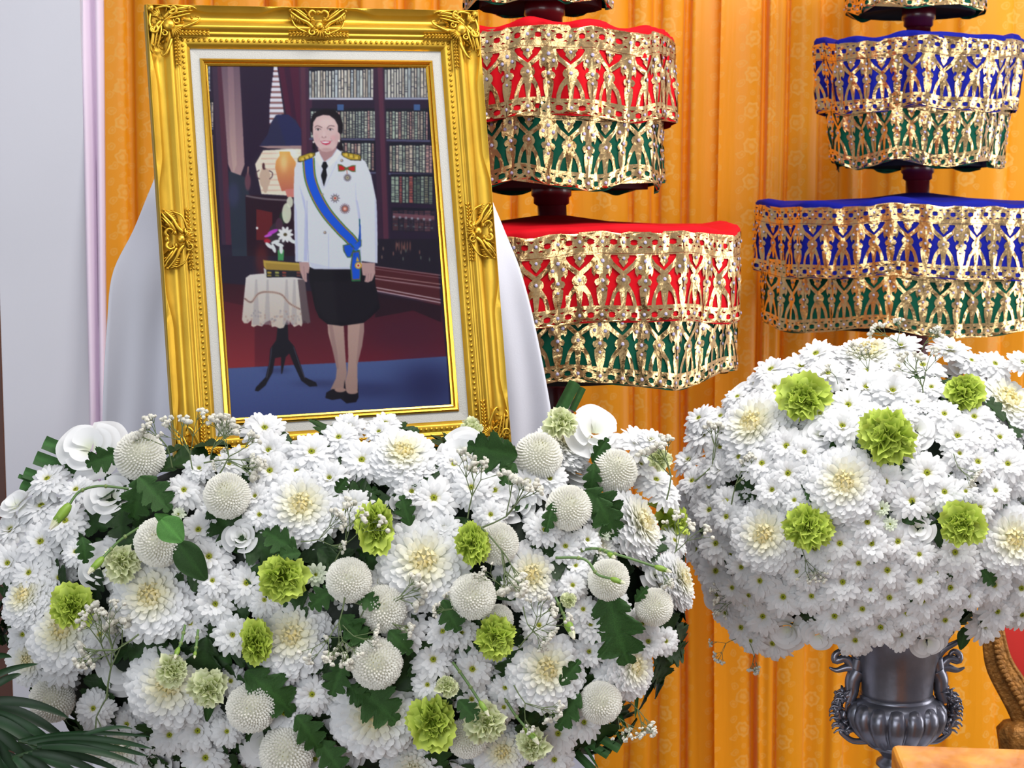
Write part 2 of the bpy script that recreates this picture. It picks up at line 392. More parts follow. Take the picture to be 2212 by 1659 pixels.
def valance(tier, Rf, zt, n, which, cloth, gems_to, h=1.0, thmin=-PI, thmax=PI):
    """cloth cylinder + gold lace + gems. Rf(theta, v) radius; zt(theta, v) height; v = metres below the rim"""
    H = 0.147 * h
    def pt(th, v, off):
        r = Rf(th, v) + off
        return np.array([r * math.sin(th), -r * math.cos(th), zt(th, v) - v])
    mb = MB(); m = 220; V = []
    for i in range(m):
        for j in range(10): V.append(pt(-PI + 2 * PI * i / m, H * j / 9, 0))
    mb.add(V, grid_faces(m, 10, True)); put('valance', mb.mesh('valance', cloth), tier)
    lb = MB(); per = 2 * PI / n; V = []; F = []
    k = len(CELLV)
    for c in range(n):
        for (x, y) in CELLV:
            th = -PI + per * (c + 0.5 + x / 360.0); V.append(pt(th, y * SC * h, 0.0017 + 0.0012 * math.sin(x * .05 + c) * math.sin(y * .02 + c * 2)))
        F += [tuple(i + c * k for i in f[::-1]) for f in CELLF]
    lb.add(V, F); put('gold_lace', lb.mesh('gold_lace', M_FOIL), tier)
    sb = MB()
    for c in range(n):
        for (x, y, s) in GEMS:
            th = -PI + per * (c + 0.5 + x / 360.0); v = y * SC * h
            p = pt(th, v, 0.0030); nn = nrm(np.cross(pt(th + .01, v, 0) - pt(th - .01, v, 0), pt(th, v - .002, 0) - pt(th, v + .002, 0)))
            if nn @ np.array([math.sin(th), -math.cos(th), 0]) < 0: nn = -nn
            th2 = (th + PI) % (2 * PI) - PI
            hid = which.get('hide') and v < which['hide']
            if gems_to and thmin < th2 < thmax and not hid:
                put('gem', GEM, tier, frame_mat(p, nn, 0, s)); continue
            x_ = nrm(np.cross([0, 0, 1], nn)); ax = np.array([x_, np.cross(nn, x_), nn])
            ball(sb, p, (0.0029 * s, 0.0031 * s, 0.0012), 7, 4, None, ax)
    put('gems', sb.mesh('gems', M_GEM), tier, kind='stuff')
def parasol(name, label, axis, tiers, cloth, seed, single):
    """axis: list of (px, y) of the pole; depth constant"""
    d = axis['d']; q = [Wp(x, y, d) for x, y in axis['p']]
    top, bot = q[0], q[-1]
    dirv = (bot - top) / (bot[2] - top[2])
    def ax(z): return top + dirv * (z - top[2])
    Y0 = d * math.cos(PITCH) 
    base = ax(0.0); Y0 = ax(1.3)[1]
    e = empty(name, Matrix.Translation(V3((base[0], Y0, 0))), label, 'parasol', 'tiered ceremonial parasols')
    def lc(z): return np.array([ax(z)[0] - base[0], 0.0, z])
    rp = axis['r']; mb = MB(); zt = 2.6
    tube(mb, [lc(0.03), lc(1.0), lc(zt)], rp, 24); put('pole', mb.mesh('pole', M_POLE), e)
    mb = MB(); lathe(mb, [(0, 0), (0.16, 0), (0.16, 0.02), (0.05, 0.045), (rp, 0.06)], 32); put('base', mb.mesh('base', M_POLE), e, Matrix.Translation(V3(lc(0))))
    r = random.Random(seed)
    for ti, T in enumerate(tiers):
        z1 = T['z']; R0 = T['R']; n = T['n']; c = lc(z1); h = T.get('h', 1.0)
        ph = [r.uniform(0, 6.28) for _ in range(8)]; tap = T.get('taper', 0.0); A = T.get('wave', 1.0)
        def Rf(th, v, R0=R0, tap=tap, ph=ph, A=A):
            return R0 + tap * v + A * ((0.003 + v * 0.03) * math.sin(9 * th + ph[0]) + (0.0025 + v * .02) * math.sin(14 * th + ph[1] + v * 6) + 0.006 * math.sin(4 * th + ph[2]) + 0.0022 * math.sin(31 * th + ph[3] + v * 25) + 0.0012 * math.sin(57 * th + ph[4] - v * 30))
        def zf(th, v, ph=ph, A=A): return A * ((0.004 + v * 0.012) * math.sin(5 * th + ph[5]) + 0.0025 * math.sin(11 * th + ph[6]))
        # cloth top: puffed rim rising to the pole
        mb = MB(); V = []; m = 160
        prof = [(0.0, T.get('rise', 0.03), 0), (0.3, T.get('rise', 0.03) * 0.62, 0), (0.6, T.get('rise', 0.03) * .3 + .002, .3), (0.85, 0.007, .7), (0.95, 0.010, 1), (0.99, 0.008, 1), (1.002, 0.003, 1), (1.0, -0.006, 1)]
        for i in range(m):
            th = -PI + 2 * PI * i / m
            for (f, z, k) in prof:
                rr = max(rp * .9, Rf(th, 0) * f); V.append([rr * math.sin(th), -rr * math.cos(th), z + k * (zf(th, 0) + 0.003 * math.sin(13 * th + ph[7]))])
        mb.add(V, grid_faces(m, len(prof), True))
        tier = put('canopy', mb.mesh('canopy', cloth), e, Matrix.Translation(V3(c)))
        low = z1 - T['drop']
        sg = T.get('gems', False)
        valance(tier, Rf, zf, n, {}, cloth, sg, h, -1.15, T.get('gmax', 1.3))
        ph2 = [q_ + 1.3 for q_ in ph]
        def Rg(th, v, T=T, R0=R0): 
            return R0 - 0.012 + tap * (v + T['drop']) + A * ((0.003 + v * 0.05) * math.sin(7 * th + ph2[0]) + 0.006 * math.sin(4 * th + ph[2]) + 0.003 * math.sin(19 * th + ph2[3] + v * 15) + 0.0014 * math.sin(43 * th + ph2[4] + v * 12))
        def zg(th, v, ph=ph2, A=A): return -T['drop'] + A * ((0.003 + v * 0.05) * math.sin(6 * th + ph[5]) + 0.002 * math.sin(13 * th + ph[6]))
        valance(tier, Rg, zg, n, {'hide': 0.04}, M_GRN, sg, h, -1.15, T.get('gmax', 1.3))
        # black lining hoop seen from beneath
        mb = MB(); zb = -T['drop'] - 0.147 * h - 0.004; rb = (R0 + tap * (T['drop'] + .147)) * 0.80
        lathe(mb, [(rp, zb + .02), (rb * .97, zb + 0.008), (rb, zb + .001), (rb, zb + 0.03), (R0 * .85, -0.02)], 60, None, (0, 0, 0), lambda a, z: 1 + 0.03 * math.sin(3 * a + 1) + .01 * math.sin(17 * a))
        put('lining', mb.mesh('lining', M_BLACK), tier)
        # fluted collar beneath the tier
        mb = MB(); zc = zb
        lathe(mb, [(rp, 0.02), (rp * 1.38, 0.018), (rp * 1.38, -0.010), (rp * 1.22, -0.014), (rp * 1.22, -0.024), (rp, -0.028)], 48, None, (0, 0, 0), lambda a, z: 1 + (0.025 * math.sin(24 * a)))
        cz = z1 + zc
        put('collar', mb.mesh('collar', M_POLE), e, Matrix.Translation(V3(lc(cz))))
    return e
def zat(y, d): return Wp(0, y, d)[2]
RD = 2.95
parasol('tiered_parasol', 'tiered ceremonial parasol in red and green with gold lace', dict(d=RD, p=[(1174, 20), (1186, 430), (1208, 870)], r=0.0262),
        [dict(z=zat(503, RD - .34), R=0.338, n=30, drop=0.102, rise=0.028, gems=True, gmax=1.35),
         dict(z=zat(68, RD - .22), R=0.224, n=20, drop=0.112, rise=0.018, gems=True),
         dict(z=zat(-288, RD - .13), R=0.135, n=12, drop=0.10, rise=0.012, wave=.7, h=0.93)], M_RED, 5, True)
BD = 3.65
parasol('tiered_parasol', 'tiered ceremonial parasol in blue and green with gold lace', dict(d=BD, p=[(1963, 20), (1967, 390), (1977, 730)], r=0.0262),
        [dict(z=zat(444, BD - .35), R=0.352, n=32, drop=0.113, rise=0.03, wave=1.0, gems=False),
         dict(z=zat(88, BD - .22), R=0.226, n=21, drop=0.112, rise=0.012, taper=-0.13, gems=False),
         dict(z=zat(-230, BD - .15), R=0.155, n=14, drop=0.102, rise=0.01, wave=.8)], M_BLUE, 9, False)
# ================================================================ picture frame
FR = empty('picture_frame', FM, 'ornate gilded picture frame holding a full-length portrait photograph', 'picture frame')
OUT = 0.066; KS = 0.865
def smooth(a, b, x):
    t = min(1, max(0, (x - a) / (b - a))); return t * t * (3 - 2 * t)
def profile(t, L):
    """s (outward), h (height); t = distance along side measured from liner corner (may be negative in the mitre), L side length"""
    u = t / L
    k = smooth(.07, .17, u) * (1 - smooth(.31, .40, u)) + smooth(.60, .69, u) * (1 - smooth(.83, .93, u))
    lip = 0.0645 - 0.0085 * k
    P = [(0.0, -0.002), (0.0005, 0.003), (0.0045, 0.0045), (0.0055, 0.0065), (0.0075, 0.007), (0.0165, 0.0075), (0.018, 0.0068), (0.0195, 0.009), (0.0215, 0.0105), (0.0235, 0.0105), (0.0250, 0.0092), (0.0262, 0.0098),
         (0.0285, 0.0135), (0.0315, 0.0155), (0.0345, 0.0148), (0.0365, 0.0128), (0.0385, 0.0122), (0.042, 0.0085), (0.046, 0.0062), (0.050, 0.0060), (lip - 0.002, 0.0105 + (0.0 if k < .5 else -0.001)), (lip, 0.0155 - 0.004 * k), (lip + 0.0006, 0.0165 - 0.0045 * k), (OUT - 0.0003, 0.0168 - 0.002 * k), (OUT, 0.0155), (OUT, 0.010), (OUT + 0.0015, 0.009), (OUT + 0.0015, 0.0), (OUT - .001, -0.002), (OUT - .001, -0.016), (OUT, -0.018), (OUT, -0.022), (0.012, -0.022)]
    return [(s * KS, h) for s, h in P]
def side_basis(k):
    # returns origin corner, along direction, outward direction, length
    return [((0, 0), (1, 0), (0, -1), FW), ((FW, 0), (0, 1), (1, 0), FH), ((FW, FH), (-1, 0), (0, 1), FW), ((0, FH), (0, -1), (-1, 0), FH)][k]
BEAD = None
for k in range(4):
    o_, al, ou, L = side_basis(k); mb = MB(); V = []; n = 120; npf = len(profile(0, L))
    for i in range(n):
        u = i / (n - 1)
        P0 = profile(u * L, L)
        for (s, h) in P0:
            t = -s + u * (L + 2 * s)          # mitre
            V.append(floc(o_[0] + al[0] * t + ou[0] * s, o_[1] + al[1] * t + ou[1] * s, h))
    mb.add(V, [f[::-1] for f in grid_faces(n, npf)])
    rail = put('rail', mb.mesh('rail', M_GOLD), FR)
    bb = MB(); nb = int(round((L + 0.022) / 0.0077)); s = 0.0122 * KS
    for i in range(nb + 1):
        t = -s + i * (L + 2 * s) / nb
        ball(bb, floc(o_[0] + al[0] * t + ou[0] * s, o_[1] + al[1] * t + ou[1] * s, 0.0070), (0.0027, 0.0027, 0.0024), 9, 5)
    put('beading', bb.mesh('beading', M_GOLD), rail, None, None, None, None, 'stuff')
# linen liner and inner gilt lip
def ring(name, prof, mat, parent, smooth_=False):
    mb = MB()
    for k in range(4):
        o_, al, ou, L = side_basis(k); V = []
        for i in range(2):
            for (s, h) in prof:
                t = -s + i * (L + 2 * s)
                V.append(floc(o_[0] + al[0] * t + ou[0] * s, o_[1] + al[1] * t + ou[1] * s, h))
        mb.add(V, [f[::-1] for f in grid_faces(2, len(prof))])
    return put(name, mb.mesh(name, mat, smooth_), parent)
ring('linen_liner', [(-0.0135, -0.0005), (0.001, 0.001)], M_LINEN, FR)
ring('inner_lip', [(-0.0235, -0.0035), (-0.0228, -0.0015), (-0.0205, -0.0004), (-0.0200, -0.0022), (-0.0188, -0.0022), (-0.0180, 0.0012), (-0.0155, 0.0028), (-0.0135, 0.0018), (-0.0125, -0.0006)], M_LIP, FR)
# ---------------------------------------------------------------- ornaments (shells, scrolls, leaves)
def scroll(mb, P, r0, r1_, z=0.014, n=16, flat=0.8, N=6):
    Q = catm([(x, y, 0) for x, y in P], n); Q[:, 2] = z + 0.003 * np.sin(np.linspace(0, PI, n))
    tube(mb, Q, np.linspace(r0, r1_, n), N)
def curl(cx, cy, R, a0, turns, n=9, s=1):
    return [(cx + R * (1 - .85 * i / (n - 1)) * math.cos(a0 + s * turns * 2 * PI * i / (n - 1)), cy + R * (1 - .85 * i / (n - 1)) * math.sin(a0 + s * turns * 2 * PI * i / (n - 1))) for i in range(n)]
def lobes(mb, cx, cy, a0, a1, n, R, w, z=0.014, h=0.005, rin=0.15):
    for i in range(n):
        a = a0 + (a1 - a0) * i / (n - 1); d = np.array([math.cos(a), math.sin(a), 0]); p = np.array([-d[1], d[0], 0])
        ax = np.array([d, p, [0, 0, 1.0]]); m = R * (.5 + rin / 2)
        ball(mb, (cx + d[0] * m, cy + d[1] * m, z), (R * (1 - rin) * .55, w, h), 8, 6, None, ax)
def leafy(mb, P, r, k, z=0.013, spread=0.6, ln=0.008):
    Q = catm([(x, y, 0) for x, y in P], k + 1)
    for i in range(k):
        t = Q[i + 1] - Q[i]; a = math.atan2(t[1], t[0])
        for s in (-1, 1):
            b = a + s * spread; d = np.array([math.cos(b), math.sin(b), 0.15]); p = nrm(np.cross([0, 0, 1], d))
            ax = np.array([nrm(d), p, nrm(np.cross(d, p))])
            ball(mb, (Q[i][0] + d[0] * ln * .4, Q[i][1] + d[1] * ln * .4, z), (ln * .55, r, r * .8), 6, 4, None, ax)
        ball(mb, (Q[i][0], Q[i][1], z + .001), r * .7, 6, 4)
def corner_mesh():
    """origin = liner corner, x and y both point outward; covers to 0.066, arms run inward (negative)"""
    mb = MB()
    lobes(mb, 0.030, 0.030, math.radians(-170), math.radians(-100), 6, 0.017, 0.0020, 0.018, 0.004)
    ball(mb, (0.033, 0.033, 0.017), (0.010, 0.010, 0.005), 12, 6)
    lobes(mb, 0.046, 0.046, math.radians(10), math.radians(80), 5, 0.014, 0.0022, 0.016, 0.003)
    for sw in (0, 1):
        f = (lambda P: [(y, x) for x, y in P]) if sw else (lambda P: P)
        scroll(mb, f([(0.040, 0.045), (0.028, 0.056), (0.012, 0.060), (-0.004, 0.063), (-0.012, 0.060)]), 0.0034, 0.0012)
        scroll(mb, f([(0.040, 0.040), (0.026, 0.050), (0.010, 0.055), (-0.006, 0.058)]), 0.0026, 0.001)
        scroll(mb, f([(0.036, 0.044), (0.022, 0.046), (0.008, 0.050), (-0.002, 0.053)]), 0.0022, 0.001)
        scroll(mb, f(curl(0.058, 0.026, 0.0085, 2.0, 1.2)), 0.0030, 0.0010, .016)
        scroll(mb, f([(0.060, 0.052), (0.063, 0.036), (0.058, 0.020), (0.060, 0.004), (0.063, -0.002)]), 0.0026, 0.0014)
        scroll(mb, f(curl(0.020, 0.041, 0.0060, 0.5, 1.3, 9, -1)), 0.0022, 0.0008, .014)
        scroll(mb, f([(0.012, 0.030), (0.0, 0.034), (-0.012, 0.040), (-0.016, 0.046), (-0.010, 0.048)]), 0.0030, 0.0012)
        leafy(mb, f([(0.020, 0.022), (0.004, 0.022), (-0.012, 0.022), (-0.030, 0.0215)]), 0.0023, 9, .013)
        for i in range(6): ball(mb, (*f([(0.030 - 0.0065 * i, 0.0505 - .0004 * i)])[0], 0.0135), 0.0017, 6, 4)
        ball(mb, (*f([(0.0, 0.0605)])[0], 0.017), 0.0032, 8, 5); ball(mb, (*f([(-0.004, 0.046)])[0], 0.013), 0.0026, 8, 5)
        for i in range(7):
            a = 2.2 + i * .13; P = f([(0.044 + 0.004 * math.cos(a), 0.030 + .004 * math.sin(a)), (0.044 + 0.017 * math.cos(a), 0.030 + 0.020 * math.sin(a))])
            scroll(mb, P, 0.0010, 0.0007, .012, 5)
    ball(mb, (0.060, 0.060, 0.016), (0.006, 0.006, 0.003), 10, 5)
    rr = random.Random(5)
    for i in range(70):
        x = rr.uniform(0.004, 0.060); y = rr.uniform(0.004, 0.060)
        if (x < .026 and y < .026) or x + y < .045: continue
        a = math.atan2(y - .030, x - .030) + rr.uniform(-.4, .4); d = np.array([math.cos(a), math.sin(a), 0]); p = np.array([-d[1], d[0], 0])
        ball(mb, (x, y, 0.0125 + (0.003 if x + y > .09 else 0)), (rr.uniform(.003, .007), rr.uniform(.0012, .0022), .003), 6, 4, None, np.array([d, p, [0, 0, 1.]]))
    for a0 in (0.2, 1.2): lobes(mb, 0.050 if a0 < 1 else .012, .012 if a0 < 1 else .050, a0 - .9, a0 + .9, 5, .011, .0016, .013, .003)
    return mb.mesh('corner_ornament', M_GOLD)
def centre_mesh(short=False):
    """origin = liner edge, y outward, x along"""
    mb = MB(); k = 0.82 if short else 1.0
    lobes(mb, 0, 0.030, math.radians(-160), math.radians(-20), 7, 0.015, 0.0021, 0.018, 0.004)
    ball(mb, (0, 0.036, 0.016), (0.0075, 0.007, 0.0045), 12, 6)
    ball(mb, (0, 0.058, 0.016), (0.0055, 0.004, 0.004), 10, 5)
    for s in (-1, 1):
        g = lambda P: [(s * x * k, y) for x, y in P]
        scroll(mb, g([(0.004, 0.056), (0.010, 0.060), (0.016, 0.055), (0.013, 0.048), (0.008, 0.050)]), 0.0030, 0.0012, .015)
        scroll(mb, g([(0.010, 0.032), (0.018, 0.040), (0.030, 0.046), (0.040, 0.054), (0.047, 0.061)]), 0.0034, 0.0012)
        scroll(mb, g([(0.014, 0.044), (0.026, 0.052), (0.036, 0.060), (0.044, 0.064)]), 0.0028, 0.001)
        scroll(mb, g([(0.018, 0.050), (0.028, 0.058), (0.036, 0.064)]), 0.0022, 0.001)
        scroll(mb, g(curl(0.013, 0.024, 0.0062, 1.0, 1.3, 9, s)), 0.0024, 0.0008, .017)
        scroll(mb, g([(0.016, 0.024), (0.028, 0.028), (0.038, 0.034), (0.043, 0.044), (0.046, 0.050)]), 0.0020, 0.0010, .012)
        ball(mb, (s * 0.010 * k, 0.045, 0.016), (0.0045, 0.003, 0.003), 8, 5); ball(mb, (s * .046 * k, 0.0605, .016), .0026, 8, 5)
        leafy(mb, g([(0.006, 0.0205), (0.020, 0.022), (0.034, 0.023), (0.048, 0.0215)]), 0.0022, 8, .0125)
        for i in range(7):
            for j in range(4):
                ball(mb, (s * (0.020 + 0.0032 * i) * k, 0.031 + 0.0034 * j + i * .0006, 0.0095 + .0002 * j), 0.0013, 5, 4)
        for i in range(16):
            x = .012 + .032 * (i / 15); y = .052 - .010 * math.sin(i * 1.3) + (i % 3) * .003; a = .9 * s; d = np.array([math.cos(a) * (1 if s > 0 else 1), abs(math.sin(a)), 0]); d = nrm(d * [s, 1, 1] if s < 0 else d); p = np.array([-d[1], d[0], 0]); ball(mb, (s * x * k, min(y, .062), .0125), (.005, .0015, .003), 6, 4, None, np.array([d, p, [0, 0, 1.]]))
        for i in range(5):
            scroll(mb, g([(0.030 + i * .003, 0.040 + i * .001), (0.034 + i * .003, 0.050 + i * .002)]), 0.0012, 0.0008, .0125, 4)
    return mb.mesh('centre_ornament', M_GOLD)
CM, EM, EM2 = corner_mesh(), centre_mesh(), centre_mesh(True)
def lm(ox, oy, xa, ya):
    # ox, oy in frame coordinates (y down); xa, ya local axes in (x right, y up)
    p = floc(ox, oy); m = np.eye(4); m[:3, 0] = (xa[0] * KS, xa[1] * KS, 0); m[:3, 1] = (ya[0] * KS, ya[1] * KS, 0); m[:3, 3] = p; return Matrix(m.tolist())
for (ox, oy, sx, sy) in ((0, 0, -1, 1), (FW, 0, 1, 1), (FW, FH, 1, -1), (0, FH, -1, -1)):
    put('corner_ornament', CM, FR, lm(ox, oy, (sx, 0), (0, sy)))
put('centre_ornament', EM, FR, lm(FW / 2, 0, (1, 0), (0, 1))); put('centre_ornament', EM, FR, lm(FW / 2, FH, (1, 0), (0, -1)))
put('centre_ornament', EM, FR, lm(0, FH * .497, (0, 1), (-1, 0))); put('centre_ornament', EM, FR, lm(FW, FH * .497, (0, 1), (1, 0)))
# ---------------------------------------------------------------- the printed photograph (flat print: colours per vertex)
X0, Y0p, X1, Y1p = 425, 120, 990, 925
SS = 1.0
PH, PW = int((Y1p - Y0p) * SS), int((X1 - X0) * SS)
IMG = np.zeros((PH, PW, 3)) + np.array([40, 30, 50])
gy, gx = np.mgrid[0:PH, 0:PW]; gx = gx / SS + X0; gy = gy / SS + Y0p
def c5(P): return [(430 + x * .24864, 130 + y * .24864) for x, y in P]
def c6(P): return [(430 + x * .25769, 500 + y * .25769) for x, y in P]
def c7(P): return [(620 + x * .24717, 210 + y * .24717) for x, y in P]
def mask_poly(P):
    P = np.asarray(P, float); x0, y0 = P.min(0) - 2; x1, y1 = P.max(0) + 2
    i0, i1 = max(0, int((y0 - Y0p) * SS)), min(PH, int((y1 - Y0p) * SS) + 2); j0, j1 = max(0, int((x0 - X0) * SS)), min(PW, int((x1 - X0) * SS) + 2)
    if i1 <= i0 or j1 <= j0: return None
    X = gx[i0:i1, j0:j1]; Y = gy[i0:i1, j0:j1]; acc = np.zeros(X.shape)
    for ox, oy in ((-.25, -.25), (.25, -.25), (-.25, .25), (.25, .25)):
        ins = np.zeros(X.shape, bool); n = len(P); xx = X + ox; yy = Y + oy
        for a in range(n):
            xa, ya = P[a]; xb, yb = P[(a + 1) % n]
            if ya == yb: continue
            c = ((ya > yy) != (yb > yy)) & (xx < (xb - xa) * (yy - ya) / (yb - ya) + xa); ins ^= c
        acc += ins * .25
    return (slice(i0, i1), slice(j0, j1)), acc
def poly(P, col, a=1.0, col2=None, horiz=False):
    r = mask_poly(P)
    if r is None: return
    sl, m = r; m = m[..., None] * a
    c = np.array(col, float)
    if col2 is not None:
        P = np.asarray(P); k = 0 if horiz else 1; g = (gx if horiz else gy)[sl]; t = ((g - P[:, k].min()) / (np.ptp(P[:, k]) + 1e-6)).clip(0, 1)[..., None]
        c = c * (1 - t) + np.array(col2, float) * t
    IMG[sl] = IMG[sl] * (1 - m) + c * m
def ell(cx, cy, rx, ry, col, a=1.0, soft=0.0, rot=0.0):
    R = max(rx, ry) * (1 + 2.5 * soft) + 2
    i0, i1 = max(0, int(cy - R - Y0p)), min(PH, int(cy + R - Y0p) + 2); j0, j1 = max(0, int(cx - R - X0)), min(PW, int(cx + R - X0) + 2)
    if i1 <= i0 or j1 <= j0: return
    X = gx[i0:i1, j0:j1] - cx; Y = gy[i0:i1, j0:j1] - cy; c, s = math.cos(rot), math.sin(rot)
    d = np.sqrt(((X * c + Y * s) / rx) ** 2 + ((-X * s + Y * c) / ry) ** 2)
    w = soft if soft > 0 else 0.7 / min(rx, ry)
    m = (1 - (d - 1 + w / 2) / w).clip(0, 1) if soft == 0 else np.exp(-np.maximum(0, d - (1 - soft)) ** 2 / (2 * (soft * .6) ** 2))
    m = m[..., None] * a; IMG[i0:i1, j0:j1] = IMG[i0:i1, j0:j1] * (1 - m) + np.array(col, float) * m
def line(P, w, col, a=1.0, col2=None):
    P = np.asarray(P, float)
    if len(P) > 2: P = catm(np.c_[P, np.zeros(len(P))], len(P) * 5)[:, :2]
    T = nrm(np.gradient(P, axis=0)); N_ = np.c_[-T[:, 1], T[:, 0]] * w / 2
    poly(list(map(tuple, P + N_)) + list(map(tuple, (P - N_)[::-1])), col, a)
R_ = random.Random(4)
def books(x0, x1, yt0, yb0, yt1, yb1, w, cols, dark=(28, 28, 42), spots=.5, conv=c5):
    poly(conv([(x0, yt0 - 25), (x1, yt1 - 25), (x1, yb1), (x0, yb0)]), dark)
    x = x0 + 4
    while x < x1 - w * .5:
        t = (x - x0) / (x1 - x0); a = yt0 * (1 - t) + yt1 * t + R_.uniform(-4, 6); b = yb0 * (1 - t) + yb1 * t - 4
        ww = w * R_.uniform(.7, 1.15); c = np.array(R_.choice(cols), float) * R_.uniform(.8, 1.05)
        poly(conv([(x + 2, a), (x + ww - 3, a), (x + ww - 2, b), (x + 2, b)]), c)
        k = 0; y = a + R_.uniform(10, 24)
        while y < b - 10:
            if R_.random() < spots: poly(conv([(x, y), (x + ww, y), (x + ww, y + R_.uniform(4, 9)), (x, y + 7)]), np.array(dark) * 1.4, .75)
            if R_.random() < .25: poly(conv([(x + ww * .3, y), (x + ww * .7, y), (x + ww * .7, y + 26), (x + ww * .3, y + 26)]), c * .6, .6)
            y += R_.uniform(12, 26)
        x += ww + R_.uniform(1.5, 5)
# background
poly(c5([(40, 40), (2100, 40), (2100, 1700), (40, 1700)]), (44, 32, 54))
IV = [(205, 210, 205), (214, 210, 200), (190, 200, 205), (216, 205, 190)]; OLD = [(196, 200, 184), (178, 190, 180), (205, 190, 175), (165, 180, 165), (190, 150, 145)]
books(30, 100, 50, 245, 50, 250, 15, IV); poly(c5([(30, 245), (100, 250), (100, 264), (30, 260)]), (214, 216, 226))
books(50, 125, 360, 580, 360, 585, 17, OLD); poly(c5([(60, 584), (125, 588), (125, 598), (60, 596)]), (150, 160, 180))
books(70, 125, 650, 850, 650, 850, 17, OLD); books(80, 120, 900, 1100, 900, 1100, 16, [(90, 120, 90), (80, 90, 120), (120, 120, 100)])
ell(462, 445, 3, 12, (150, 80, 80), .8, .4); ell(470, 492, 4, 14, (140, 80, 70), .8, .4)
poly(c5([(115, 50), (205, 50), (290, 1600), (200, 1600)]), (64, 46, 68)); poly(c5([(160, 50), (205, 50), (285, 1600), (235, 1600)]), (84, 44, 64))
poly(c5([(195, 50), (355, 50), (400, 900), (350, 1035), (290, 985), (255, 900), (225, 450)]), (112, 88, 104), 1, (184, 150, 150))
poly(c5([(250, 50), (300, 50), (330, 900), (300, 985), (270, 700)]), (150, 116, 128), .6, (206, 176, 165))
poly(c5([(360, 50), (660, 50), (620, 560), (560, 760), (480, 860), (400, 950)]), (42, 26, 52))
poly(c5([(260, 960), (400, 1010), (440, 1160), (420, 1700), (290, 1700)]), (46, 52, 68)); ell(505, 420, 14, 30, (62, 64, 98), .7, .6)
poly(c5([(690, 50), (880, 50), (900, 800), (760, 470)]), (78, 26, 54)); poly(c5([(740, 50), (790, 50), (860, 600), (820, 560)]), (52, 22, 52), .7)
# blinds
for i in range(11):
    y = 52 + i * 46; t = (y - 50) / 510
    xl = 652 - 36 * min(1, t * 1.6); xr = 682 + 74 * t
    if y > 440: xr = 750 - (y - 440) * 1.1
    poly(c5([(xl, y), (xr, y), (xr + 4, y + 30), (xl - 2, y + 30)]), (228, 224, 236)); poly(c5([(xl, y + 30), (xr + 4, y + 30), (xr + 4, y + 44), (xl, y + 44)]), (150, 104, 104))
# lamp glow, shade, vases
poly(c5([(490, 900), (560, 780), (890, 765), (890, 1180), (545, 1160)]), (240, 226, 206))
for i in range(8): poly(c5([(540, 800 + i * 46), (880, 800 + i * 46), (880, 810 + i * 46), (540, 812 + i * 46)]), (214, 172, 150), .6)
ell(625, 330, 26, 16, (255, 250, 235), .9, .7)
poly(c5([(525, 745), (600, 640), (628, 540), (672, 472), (780, 468), (846, 520), (892, 600), (892, 745)]), (44, 44, 78)); poly(c5([(672, 472), (780, 468), (892, 600), (892, 745), (760, 745)]), (38, 42, 92), .6)
poly(c5([(520, 742), (892, 738), (892, 765), (600, 762)]), (170, 138, 138))
poly(c5([(700, 790), (792, 790), (800, 820), (842, 880), (842, 1120), (722, 1135), (690, 1040), (664, 930), (672, 870), (704, 826)]), (240, 178, 90), 1, (196, 110, 90)); ell(614, 350, 10, 22, (255, 225, 160), .6, .8)
poly(c5([(750, 1120), (842, 1110), (842, 1190), (770, 1190)]), (214, 130, 120))
ell(573, 384, 12, 22, (206, 178, 158)); ell(574, 400, 6, 16, (206, 178, 158)); line(c5([(528, 950), (500, 975), (505, 1010), (530, 1030)]), 2, (90, 60, 70)); line(c5([(610, 955), (640, 975), (636, 1010), (615, 1030)]), 2, (90, 60, 70)); line(c5([(560, 940), (580, 940)]), 4, (80, 50, 60)); ell(570, 358, 3, 7, (90, 55, 60))
line(c5([(430, 920), (425, 1000)]), 3, (150, 110, 110)); ell(536, 392, 7, 20, (112, 70, 84), .9, .3)
poly(c5([(405, 1165), (842, 1190), (842, 1700), (420, 1700)]), (44, 22, 38)); line(c5([(410, 1175), (560, 1200), (780, 1215)]), 4, (110, 96, 104))
poly(c5([(500, 1290), (640, 1320), (640, 1560), (500, 1560)]), (104, 34, 40)); ell(566, 560, 16, 40, (120, 38, 36), .5, .6)
# bookcase
poly(c5([(870, 50), (985, 50), (985, 900), (900, 900)]), (70, 40, 64)); poly(c5([(885, 50), (925, 50), (940, 900), (905, 900)]), (96, 52, 70), .7)
for (x0, x1, ya, yb, yc, yd, w, cl, sp) in ((955, 1515, 92, 325, 72, 322, 25, IV, .12), (1610, 2000, 72, 325, 62, 322, 25, IV, .12), (970, 1530, 440, 672, 440, 676, 24, OLD, .7), (1625, 2005, 442, 682, 440, 690, 24, OLD, .7),
                                     (1230, 1535, 718, 880, 720, 966, 27, OLD, .6), (1655, 2030, 738, 965, 736, 980, 27, OLD, .6)):
    books(x0, x1, ya, yb, yc, yd, w, cl, spots=sp)
poly(c5([(960, 322), (1515, 322), (1515, 340), (960, 338)]), (210, 212, 228)); poly(c5([(1612, 322), (2000, 322), (2000, 338), (1612, 338)]), (160, 165, 190))
for q in ((960, 1530, 672), (1625, 2010, 684), (1240, 1540, 962), (1650, 2030, 976)): poly(c5([(q[0], q[2]), (q[1], q[2] + 6), (q[1], q[2] + 22), (q[0], q[2] + 16)]), (84, 84, 116))
books(1670, 2040, 1010, 1235, 1010, 1250, 32, [(150, 165, 150), (180, 100, 95), (110, 125, 115), (160, 90, 90), (130, 130, 110)], spots=.8)
